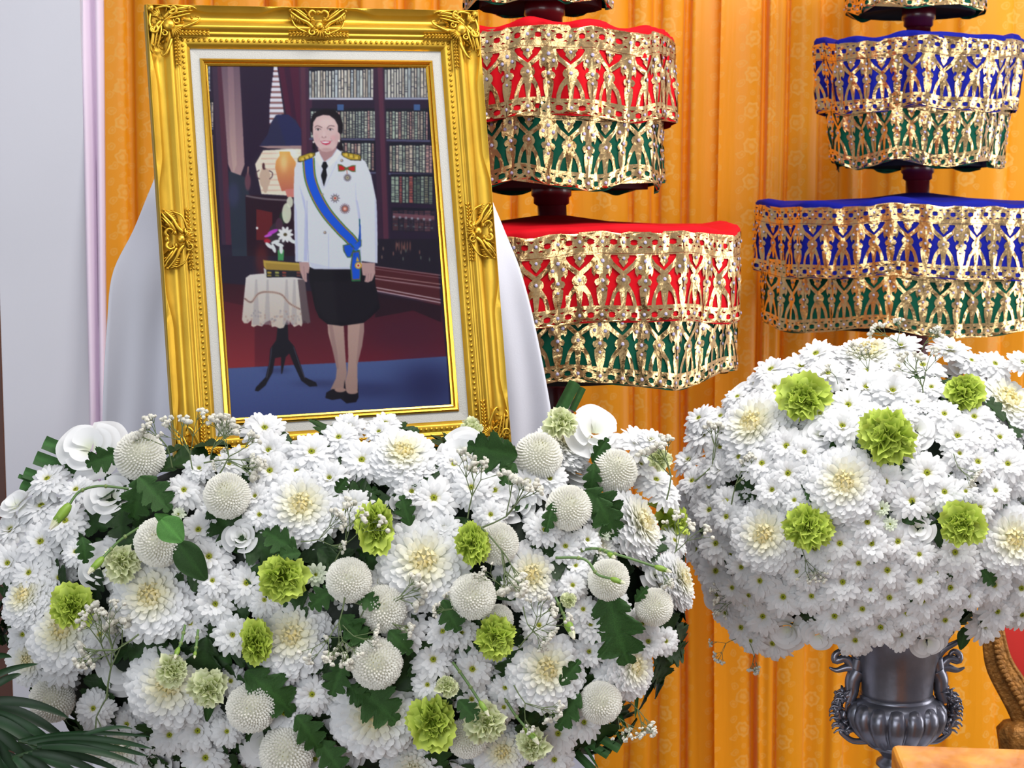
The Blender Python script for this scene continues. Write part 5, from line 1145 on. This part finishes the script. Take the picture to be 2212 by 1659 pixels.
for (a, b, c_, d, v, w, lab) in LF: leaf_at(DL, a, b, c_, d, v, w, .020, FR_.uniform(-.3, .3), label=lab)
leaf_at(DL, 348, 1122, 392, 1168, 4, 1.1, .06, 0, 'round_leaf', 'grey-green round leaf resting on a ball bloom'); leaf_at(DL, 372, 1128, 334, 1114, 4, .8, .06, .5, 'round_leaf', 'small grey-green leaf tip above the ball bloom by the pillar')
for (a, b, c_, d, v, w, lab) in [(2085, 1355, 2078, 1402, 3, 1.0, 'dark leaf poking out beneath the urn bouquet'), (1740, 1058, 1762, 1080, 1, 1.2, 'dark leaf in the gap beside the full urn chrysanthemum'), (2120, 1230, 2150, 1262, 1, 1.1, 'dark leaf in the gap below the brown-edged carnation')]:
    o = leaf_at(DR, a, b, c_, d, v, w, .004, .2, label=lab); o['group'] = 'dark green leaves among the urn bouquet'
# ---- stems with buds
def bud_thing(dome, pts, R, label, out=.03, back=True):
    a, _ = dome.hit(*pts[-1]); d = depth(a) - out; P = [Wp(x, y, d + (.02 * (len(pts) - 1 - i) / max(1, len(pts) - 1))) for i, (x, y) in enumerate(pts)]
    p = P[-1]; t = nrm(P[-1] - P[-2]); o = empty('carnation_bud', Matrix.Translation(V3(p)), label, 'bud', 'carnation buds on thin stems')
    mb = MB(); Q = catm(P, 24) - p; tube(mb, Q, .0016, 6, lin((92, 124, 66)))
    for i in (6, 14): ball(mb, Q[i], .0027, 6, 4, lin((120, 140, 80)))
    put('stem', mb.mesh('stem', M_STEM), o)
    s = R * d / FPX; m = frame_mat(t * s * .45, t, 0, s); put('calyx', BUD, o, m); put('bud_tip', TIP, o, frame_mat(t * s * .45, t, 0, s)); return o
bud_thing(DL, [(278, 1056), (215, 1050), (172, 1062), (150, 1090)], 46, 'drooping carnation bud on an arched stem by the pillar', .05)
bud_thing(DL, [(300, 1140), (262, 1165), (236, 1190), (222, 1205)], 34, 'closed carnation bud leaning on the rolled white bloom', .05)
bud_thing(DL, [(1195, 1215), (1275, 1185), (1340, 1200), (1415, 1224)], 26, 'longest green bud on the arched double stem', .05)
bud_thing(DL, [(1290, 1185), (1305, 1190), (1314, 1196)], 24, 'middle green bud on the arched double stem', .052)
bud_thing(DL, [(1200, 1205), (1262, 1208), (1290, 1240), (1320, 1250)], 24, 'slender green bud lying across the ball bloom', .052)
bud_thing(DL, [(1200, 1290), (1214, 1320), (1222, 1338)], 40, 'plump green bud with a white tip', .03)
bud_thing(DL, [(978, 1430), (1010, 1475), (1036, 1515)], 26, 'round green bud on a diagonal stem', .03)
bud_thing(DL, [(1080, 1490), (1110, 1540), (1134, 1570)], 34, 'fat green bud above the browned carnation', .03)
bud_thing(DL, [(400, 1350), (392, 1385), (386, 1400)], 24, 'little green bud above the pale carnation pair', .03)
bud_thing(DL, [(428, 1360), (424, 1395), (422, 1408)], 16, 'thin bud with a pinkish tip above the pale pair', .03)
# ---- baby's breath
def gyp(dome, bx, by, tx, ty, v, lab, out=.02, k=1.0):
    a, _ = dome.hit((bx + tx) / 2, (by + ty) / 2); d = depth(a) - out; A, B = Wp(bx, by, d + .01), Wp(tx, ty, d)
    y = B - A; L = np.linalg.norm(y) / .78; y = nrm(y); v_ = nrm(CAM - A); z = nrm(v_ - y * (v_ @ y)); m = np.eye(4); L = L * 1.12; m[:3, 0] = np.cross(y, z) * L * k * 1.1; m[:3, 1] = y * L; m[:3, 2] = z * L * .7; m[:3, 3] = A
    o = put('babys_breath', None, None, Matrix(m.tolist()), lab, 'flower', 'sprays of white baby\'s breath'); o.empty_display_size = .02
    put('stems', GYP[v % 5][0], o); put('blossoms', GYP[v % 5][1], o, None, None, None, None, 'stuff')
for i, (q, lab) in enumerate([((372, 1010, 350, 918), 'baby\'s breath spray tip against the frame\'s low corner'), ((420, 1030, 400, 930), 'dense baby\'s breath spray over the frame\'s low corner'), ((470, 1030, 520, 940), 'baby\'s breath spray beneath the frame\'s bottom rail'), ((450, 1010, 470, 925), 'baby\'s breath spray above the open-eyed ball bloom'), ((1010, 1120, 1030, 1020), 'baby\'s breath spray over two daisies below the frame corner'), ((1040, 1140, 1150, 1090), 'baby\'s breath spray above the lime carnation with raised petal'),
              ((720, 1220, 770, 1130), 'baby\'s breath spray between full white bloom and narrow carnation'), ((650, 1170, 730, 1160), 'baby\'s breath spray under the upper full chrysanthemum'), ((300, 1370, 200, 1440), 'baby\'s breath spray over the bloom beside the cupped carnation'), ((230, 1510, 250, 1370), 'upright baby\'s breath spray near the pillar-side carnation'), ((235, 1500, 180, 1600), 'low baby\'s breath spray above the palm frond'), ((745, 1290, 720, 1400), 'hanging baby\'s breath spray under the middle ball bloom'), ((760, 1300, 880, 1330), 'baby\'s breath spray trailing over the pale ball bloom'),
              ((1040, 1140, 1130, 1240), 'baby\'s breath spray trailing over the shaded ball bloom'), ((1090, 1270, 1050, 1240), 'baby\'s breath tuft beside the curtain-side full chrysanthemum'), ((1130, 1310, 1150, 1390), 'baby\'s breath spray hanging over the low full chrysanthemum'), ((1120, 1400, 1180, 1330), 'baby\'s breath spray near the plump green bud'), ((1110, 1480, 1160, 1560), 'baby\'s breath sprig beneath the low full chrysanthemum'), ((1345, 1505, 1410, 1560), 'baby\'s breath spray against the curtain below the bouquet'), ((1320, 1520, 1350, 1580), 'small baby\'s breath sprig under the low curtain-side ball bloom'),
              ((1440, 1080, 1460, 975), 'baby\'s breath sprig crossing the curtain gap'), ((1440, 1230, 1480, 1150), 'baby\'s breath spray between the two bouquets'), ((1000, 1330, 960, 1300), 'baby\'s breath tuft beside the widest white chrysanthemum'), ((1410, 1215, 1450, 1250), 'baby\'s breath sprig under the longest green bud'), ((790, 1310, 745, 1395), 'thick baby\'s breath spray in the dark hollow between ball blooms'), ((740, 1350, 790, 1400), 'short baby\'s breath sprig in the dark hollow'), ((250, 1420, 220, 1340), 'baby\'s breath spray rising from the hollow under the cupped carnation'), ((520, 1010, 480, 985), 'baby\'s breath spray touching the open-eyed ball bloom'), ((440, 1000, 540, 985), 'flat baby\'s breath spray across the gilded rail')]):
    gyp(DL, *q, i, lab, .022 + .01 * (i % 3))
for i, (q, lab) in enumerate([((1950, 770, 1925, 705), 'baby\'s breath spray rising beside the topmost urn chrysanthemum'), ((1985, 770, 2010, 715), 'baby\'s breath spray at the crest of the urn bouquet'), ((1880, 830, 1870, 765), 'greyish baby\'s breath spray over the topmost urn chrysanthemum'), ((1810, 830, 1800, 795), 'greyish baby\'s breath tuft near the urn bouquet crest'), ((2000, 880, 1985, 790), 'baby\'s breath spray between the two upper urn carnations'), ((1500, 1040, 1580, 970), 'baby\'s breath spray over the curtain-gap daisies'), ((1580, 1090, 1600, 1000), 'shaded baby\'s breath spray beside a full urn chrysanthemum'),
              ((1730, 1180, 1750, 1240), 'baby\'s breath spray below the curled carnation'), ((2060, 980, 2080, 1040), 'baby\'s breath tuft among lower urn daisies'), ((1620, 1290, 1560, 1300), 'baby\'s breath spray near the urn bouquet\'s lower edge'), ((1590, 1380, 1545, 1400), 'baby\'s breath sprig hanging against the curtain'), ((1620, 1390, 1640, 1440), 'second baby\'s breath sprig hanging below the urn bouquet')]):
    gyp(DR, *q, i + 2, lab, .012)
# ---- cut palm strips
def strip(dome, bx, by, tx, ty, w, lab, out=-.02, tip=False, fold=.35):
    a, _ = dome.hit((bx + tx) / 2, (by + ty) / 2); d = depth(a) - out; A, B = Wp(bx, by, d + .02), Wp(tx, ty, d); y = nrm(B - A); v_ = nrm(CAM - A); z = nrm(v_ - y * (v_ @ y)); x = np.cross(y, z); W2 = w * d / FPX / 2
    mb = MB(); V = []; Cc = []; n = 9
    for i in range(n):
        t = i / (n - 1); ww = W2 * (1 - (t ** 3 if tip else 0) * .95)
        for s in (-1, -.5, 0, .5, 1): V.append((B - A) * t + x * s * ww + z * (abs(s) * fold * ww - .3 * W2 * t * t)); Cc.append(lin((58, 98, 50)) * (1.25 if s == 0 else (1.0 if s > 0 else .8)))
    mb.add(V, grid_faces(n, 5), np.array(Cc)); return put('palm_strip', mb.mesh('palm_strip', M_LEAF), None, Matrix.Translation(V3(A)), lab, 'leaf', 'cut palm leaf strips around the front bouquet')
for q, lab in [((180, 990, 95, 955, 30), 'upper square-cut palm strip beside the pillar'), ((165, 1020, 76, 988, 30), 'middle square-cut palm strip beside the pillar'), ((140, 1050, 52, 1020, 24), 'lower square-cut palm strip beside the pillar'), ((110, 1052, 40, 1028, 10), 'thin palm sliver beside the pillar'), ((100, 1070, 46, 1046, 22), 'palm strip behind the pillar-side daisies'), ((1212, 884, 1242, 826, 27), 'broad cut palm strip rising by the easel drape'), ((1236, 886, 1259, 838, 15), 'narrow cut palm strip rising by the easel drape'),
               ((1262, 1574, 1338, 1618, 20), 'upper cut palm strip under the bouquet by the curtain'), ((1248, 1590, 1314, 1632, 18), 'middle cut palm strip under the bouquet by the curtain'), ((1232, 1614, 1282, 1664, 18), 'lowest cut palm strip under the bouquet by the curtain')]:
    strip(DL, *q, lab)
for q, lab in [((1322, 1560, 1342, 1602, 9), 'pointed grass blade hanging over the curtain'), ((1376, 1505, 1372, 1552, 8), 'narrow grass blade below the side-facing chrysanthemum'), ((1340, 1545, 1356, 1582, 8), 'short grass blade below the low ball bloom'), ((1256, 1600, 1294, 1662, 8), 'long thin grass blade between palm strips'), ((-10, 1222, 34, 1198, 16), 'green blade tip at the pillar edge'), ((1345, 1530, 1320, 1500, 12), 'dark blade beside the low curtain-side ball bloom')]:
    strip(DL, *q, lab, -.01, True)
# ---- palm fronds, low corner
def frond(name, label, blades, d0, seed):
    r = random.Random(seed); o = None
    b0 = Wp(*blades[0][0], d0); o = empty(name, Matrix.Translation(V3(b0)), label, 'palm frond', 'dark palm fronds in the low corner')
    mb = MB(); tube(mb, catm([Wp(*b[0], d0 + .012) - b0 for b in blades], 40), .0022, 6, lin((40, 66, 32))); put('rachis', mb.mesh('rachis', M_STEM), o)
    for k, (A, M_, B, w) in enumerate(blades):
        d = d0 + r.uniform(-.012, .012); P = bez([Wp(*A, d), Wp(*M_, d - .01), Wp(*B, d + .006)], 12) - b0; V = []; Cc = []; c = lin((24, 52, 26)) * r.uniform(.6, 1.2)
        T = nrm(np.gradient(P, axis=0)); z = nrm(CAM - b0 + np.array([r.uniform(-1, 1), 0, r.uniform(-.8, .8)]) * .8)
        for i in range(12):
            t = i / 11; x = nrm(np.cross(T[i], z)); ww = w * d / FPX / 2 * (math.sin(PI * (t * .86 + .12)) ** .6) * (1 - .15 * t)
            if i == 11: ww *= .1
            for s in (-1, 0, 1): V.append(P[i] + x * s * ww + z * abs(s) * ww * .4); Cc.append(c * (1.3 if s == 0 else 1))
        mb = MB(); mb.add(V, grid_faces(12, 3), np.array(Cc)); put('leaflet', mb.mesh('leaflet', M_PALM), o)
M_PALM = pmat('palm_leaf', (30, 60, 40), 0.45, spec=0.3, vc=True, var=.15, vscale=60)
frond('palm_frond', 'dark palm frond arching over the low ball bloom', [((-60, 1500), (-10, 1440), (84, 1434), 16), ((-55, 1510), (10, 1462), (46, 1456), 18), ((-50, 1518), (60, 1500), (150, 1552), 22), ((-50, 1526), (60, 1520), (158, 1614), 24), ((-48, 1534), (50, 1545), (134, 1624), 24), ((-46, 1545), (40, 1560), (112, 1650), 26), ((-44, 1552), (20, 1580), (80, 1672), 26), ((-44, 1560), (0, 1600), (46, 1690), 26), ((-44, 1566), (-10, 1620), (14, 1700), 24), ((-60, 1470), (-20, 1400), (26, 1420), 18)], 1.80, 1)
frond('palm_frond', 'dark palm frond spreading along the bottom edge', [((40, 1600), (180, 1570), (330, 1592), 12), ((60, 1604), (200, 1580), (330, 1618), 17), ((80, 1610), (200, 1595), (322, 1634), 18), ((90, 1614), (200, 1610), (302, 1654), 18), ((80, 1622), (180, 1620), (270, 1672), 18), ((70, 1626), (150, 1630), (232, 1680), 20), ((60, 1630), (130, 1640), (190, 1690), 20), ((50, 1632), (100, 1650), (140, 1700), 20), ((30, 1636), (60, 1660), (90, 1710), 20), ((150, 1600), (240, 1560), (288, 1575), 10), ((170, 1600), (270, 1640), (286, 1600), 9)], 1.76, 2)
frond('palm_frond', 'shaded palm frond behind the bottom edge frond', [((-50, 1560), (30, 1540), (120, 1575), 22), ((-40, 1580), (60, 1580), (170, 1640), 24), ((-30, 1600), (60, 1610), (150, 1670), 24), ((-20, 1620), (50, 1640), (120, 1700), 24), ((-20, 1640), (40, 1660), (90, 1720), 24), ((-40, 1600), (-10, 1640), (30, 1720), 26)], 1.84, 3)
# ================================================================ urn
UD = 2.30; ub = Wp(1936, 1500, UD); ux, uy = ub[0], ub[1]
def uz(y): return Wp(1936, y, UD)[2]
UZ0 = uz(1742)
URN = empty('ornate_urn', Matrix.Translation(V3((ux, uy, UZ0))), 'ornate dark pewter urn with scrolled handles holding the white bouquet', 'urn')
def zr(y): return uz(y) - UZ0
mpx = UD / FPX
mb = MB(); lathe(mb, [(2 * mpx, zr(1500)), (76 * mpx, zr(1500)), (77 * mpx, zr(1490)), (77 * mpx, zr(1470)), (82 * mpx, zr(1430)), (92 * mpx, zr(1395)), (112 * mpx, zr(1360)), (118 * mpx, zr(1352)), (112 * mpx, zr(1356)), (80 * mpx, zr(1400)), (2 * mpx, zr(1420))], 48)
lathe(mb, [(76 * mpx, zr(1497)), (80 * mpx, zr(1501)), (80 * mpx, zr(1505)), (78 * mpx, zr(1509))], 48)
put('neck', mb.mesh('neck', M_PEWTER), URN)
mb = MB(); lathe(mb, [(78 * mpx, zr(1503)), (92 * mpx, zr(1513)), (98 * mpx, zr(1530)), (92 * mpx, zr(1565)), (62 * mpx, zr(1605)), (40 * mpx, zr(1620)), (2 * mpx, zr(1620))], 48); put('bowl', mb.mesh('bowl', M_PEWTER), URN)
n = 15; mb = MB()
pr = [(80, 1508), (98, 1513), (108, 1528), (110, 1545), (104, 1565), (90, 1585), (72, 1602), (56, 1612)]; V = []
for i, (r_, y) in enumerate(pr):
    hw = PI / n * [.55, .9, 1, 1, 1, .97, .9, .7][i]
    for s in np.linspace(-1, 1, 7):
        k = math.sqrt(max(0, 1 - s * s)); a = s * hw; rr = (r_ - 14 + 14 * k) * mpx; V.append((rr * math.sin(a), -rr * math.cos(a), zr(y)))
mb.add(V, grid_faces(len(pr), 7)); LOBE = mb.mesh('lobe', M_PEWTER)
for k in range(n): put('lobe', LOBE, URN, Matrix.Rotation(2 * PI * (k + .5) / n, 4, 'Z'))
mb = MB(); lathe(mb, [(58 * mpx, zr(1606)), (60 * mpx, zr(1612)), (40 * mpx, zr(1622)), (28 * mpx, zr(1636)), (26 * mpx, zr(1640)), (38 * mpx, zr(1648)), (40 * mpx, zr(1656)), (30 * mpx, zr(1666)), (34 * mpx, zr(1690)), (70 * mpx, zr(1718)), (82 * mpx, zr(1724)), (82 * mpx, 0), (2 * mpx, 0)], 48); put('foot', mb.mesh('foot', M_PEWTER), URN)
def hscroll(s):
    mb = MB(); X = lambda x: s * x * mpx
    def sc(P, a, b, y=0, N=8, n=30):
        Q = catm([(X(x), y, zr(q)) for x, q in P], n); tube(mb, Q, np.linspace(a, b, n) * mpx, N)
    sc([(84, 1420), (100, 1400), (128, 1384), (142, 1376)], 10, 4); sc([(95, 1500), (92, 1470), (96, 1440), (112, 1420), (132, 1425), (134, 1412), (122, 1404), (114, 1412), (119, 1420)], 13, 4)
    sc([(86, 1440), (108, 1440), (130, 1446), (146, 1440)], 13, 2); sc([(84, 1446), (94, 1466), (96, 1490), (104, 1516)], 19, 14); sc([(84, 1420), (88, 1440), (90, 1470)], 16, 14); sc([(96, 1500), (118, 1506), (126, 1524), (122, 1552), (112, 1576)], 14, 8)
    r = random.Random(3)
    for i in range(90):
        t = i / 89; y = 1488 + 94 * t; x = 101 + 22 * math.sin(PI * (t * .9 + .08)) + r.uniform(-9, 9); ball(mb, (X(x), r.uniform(-.012, .012), zr(y)), (r.uniform(6, 13) * mpx, r.uniform(4, 9) * mpx, r.uniform(3, 6) * mpx), 6, 4, None, nrm(rng.normal(size=(3, 3))) * 1.0)
    for i in range(10):
        t = i / 9; P = [(108 + 14 * math.sin(PI * t), 1500 + 80 * t), (124 + 16 * math.sin(PI * t), 1494 + 84 * t), (134 + 10 * math.sin(PI * t), 1502 + 84 * t)]; sc(P, 5, 1.5, r.uniform(-.012, .004), 5, 6)
    sc([(60, 1604), (90, 1604), (112, 1590), (118, 1582), (108, 1578)], 8, 3); return mb.mesh('handle', M_PEWTER)
put('handle', hscroll(-1), URN); put('handle', hscroll(1), URN)
# pedestal under the urn
mb = MB(); lathe(mb, [(.02, 0), (.15, 0), (.15, .03), (.10, .06), (.09, UZ0 - .06), (.13, UZ0 - .02), (.13, UZ0 - .001), (.01, UZ0 - .001)], 32)
put('pedestal', mb.mesh('pedestal', M_WALL), None, Matrix.Translation(V3((ux, uy, 0))), 'white round pedestal carrying the ornate urn', 'pedestal')
# ================================================================ gilded settee end and red cushion behind, orange wooden box in front
M_CARVE = pmat('dull_gilt_carving', (142, 96, 40), 0.5, 0.5, bump=1.0, bscale=140, bdist=.004, var=.35, vscale=60)
M_SCARLET = pmat('scarlet_velvet', (172, 18, 5), 0.8)
SD = 3.0; s0 = Wp(2230, 1500, SD); ST = empty('gilded_settee', Matrix.Translation(V3((s0[0], s0[1], 0))), 'carved gilt seat rail with scarlet cover behind the urn', 'settee')
def q(x, y, d=SD): return Wp(x, y, d) - np.array([s0[0], s0[1], 0])
mb = MB(); A = [q(2128, 1350), q(2136, 1440), q(2185, 1540), q(2235, 1660)]; B = [q(2160, 1345), q(2178, 1420), q(2215, 1480), q(2260, 1560)]
V = []
for a_, b2 in zip(catm(A, 14), catm(B, 14)):
    for t in (0, .25, .5, .75, 1): V.append(a_ * (1 - t) + b2 * t + np.array([0, -.012 * math.sin(PI * t) - .004 * math.cos(6 * PI * t), 0]))
mb.add(V, grid_faces(14, 5)); tube(mb, catm(A, 20), .006, 8); tube(mb, catm(B, 20), .006, 8)
rr_ = random.Random(2)
for i in range(26):
    t = i / 25; c_ = catm(A, 26)[i] * .5 + catm(B, 26)[i] * .5; ball(mb, c_ + np.array([0, -.014, 0]), (.008, .004, .006), 8, 5)
put('carved_rail', mb.mesh('carved_rail', M_CARVE), ST)
mb = MB(); lathe(mb, [(.001, .03), (.03, .026), (.042, .01), (.036, -.03), (.024, -.07), (.03, -.10), (.03, -q(0, 1590)[2] * 0 - .9)], 24, None, tuple(q(2205, 1590)), lambda a, z: 1 + .10 * math.sin(8 * a)); put('carved_leg', mb.mesh('carved_leg', M_CARVE), ST)
mb = MB(); P0, P1, P2, P3 = q(2150, 1330), q(2420, 1330), q(2420, 1640), q(2240, 1640)
V = []
for j in range(8):
    for i in range(8):
        u, v = i / 7, j / 7; p = (P0 * (1 - u) + P1 * u) * (1 - v) + (P3 * (1 - u) + P2 * u) * v; V.append(p + np.array([0, .03 - .02 * math.sin(PI * v), 0]))
mb.add(V, grid_faces(8, 8)); put('cover', mb.mesh('cover', M_SCARLET), ST)
BX = 1.62; c0 = Wp(1925, 1606, BX)
def wood():
    m, N, Lk, b = new_mat('orange_wood'); tc = N.new('ShaderNodeTexCoord'); mp = N.new('ShaderNodeMapping'); mp.inputs['Scale'].default_value = (5, 5, 34); mp.inputs['Rotation'].default_value = (0, .25, .2); Lk.new(tc.outputs['Object'], mp.inputs[0])
    nz = N.new('ShaderNodeTexNoise'); nz.inputs['Scale'].default_value = 3; nz.inputs['Detail'].default_value = 5; Lk.new(mp.outputs[0], nz.inputs[0]); cr = N.new('ShaderNodeValToRGB'); Lk.new(nz.outputs[0], cr.inputs[0])
    cr.color_ramp.elements[0].position = .35; cr.color_ramp.elements[0].color = L4((176, 82, 14)); cr.color_ramp.elements[1].position = .62; cr.color_ramp.elements[1].color = L4((240, 160, 48)); Lk.new(cr.outputs[0], b.inputs['Base Color']); b.inputs['Roughness'].default_value = .28; b.inputs['Coat Weight'].default_value = .4; return m
mb = MB(); box(mb, (0, -.34, -c0[2]), (.34, 0, 0)); BXM = Matrix.Translation(V3(c0)) @ Matrix.Rotation(math.radians(-6), 4, 'Z')
bo = put('wooden_cabinet', mb.mesh('wooden_cabinet', wood(), False), None, BXM, 'varnished orange wood cabinet corner in front of the urn', 'cabinet')
md = bo.modifiers.new('b', 'BEVEL'); md.width = .006; md.segments = 3
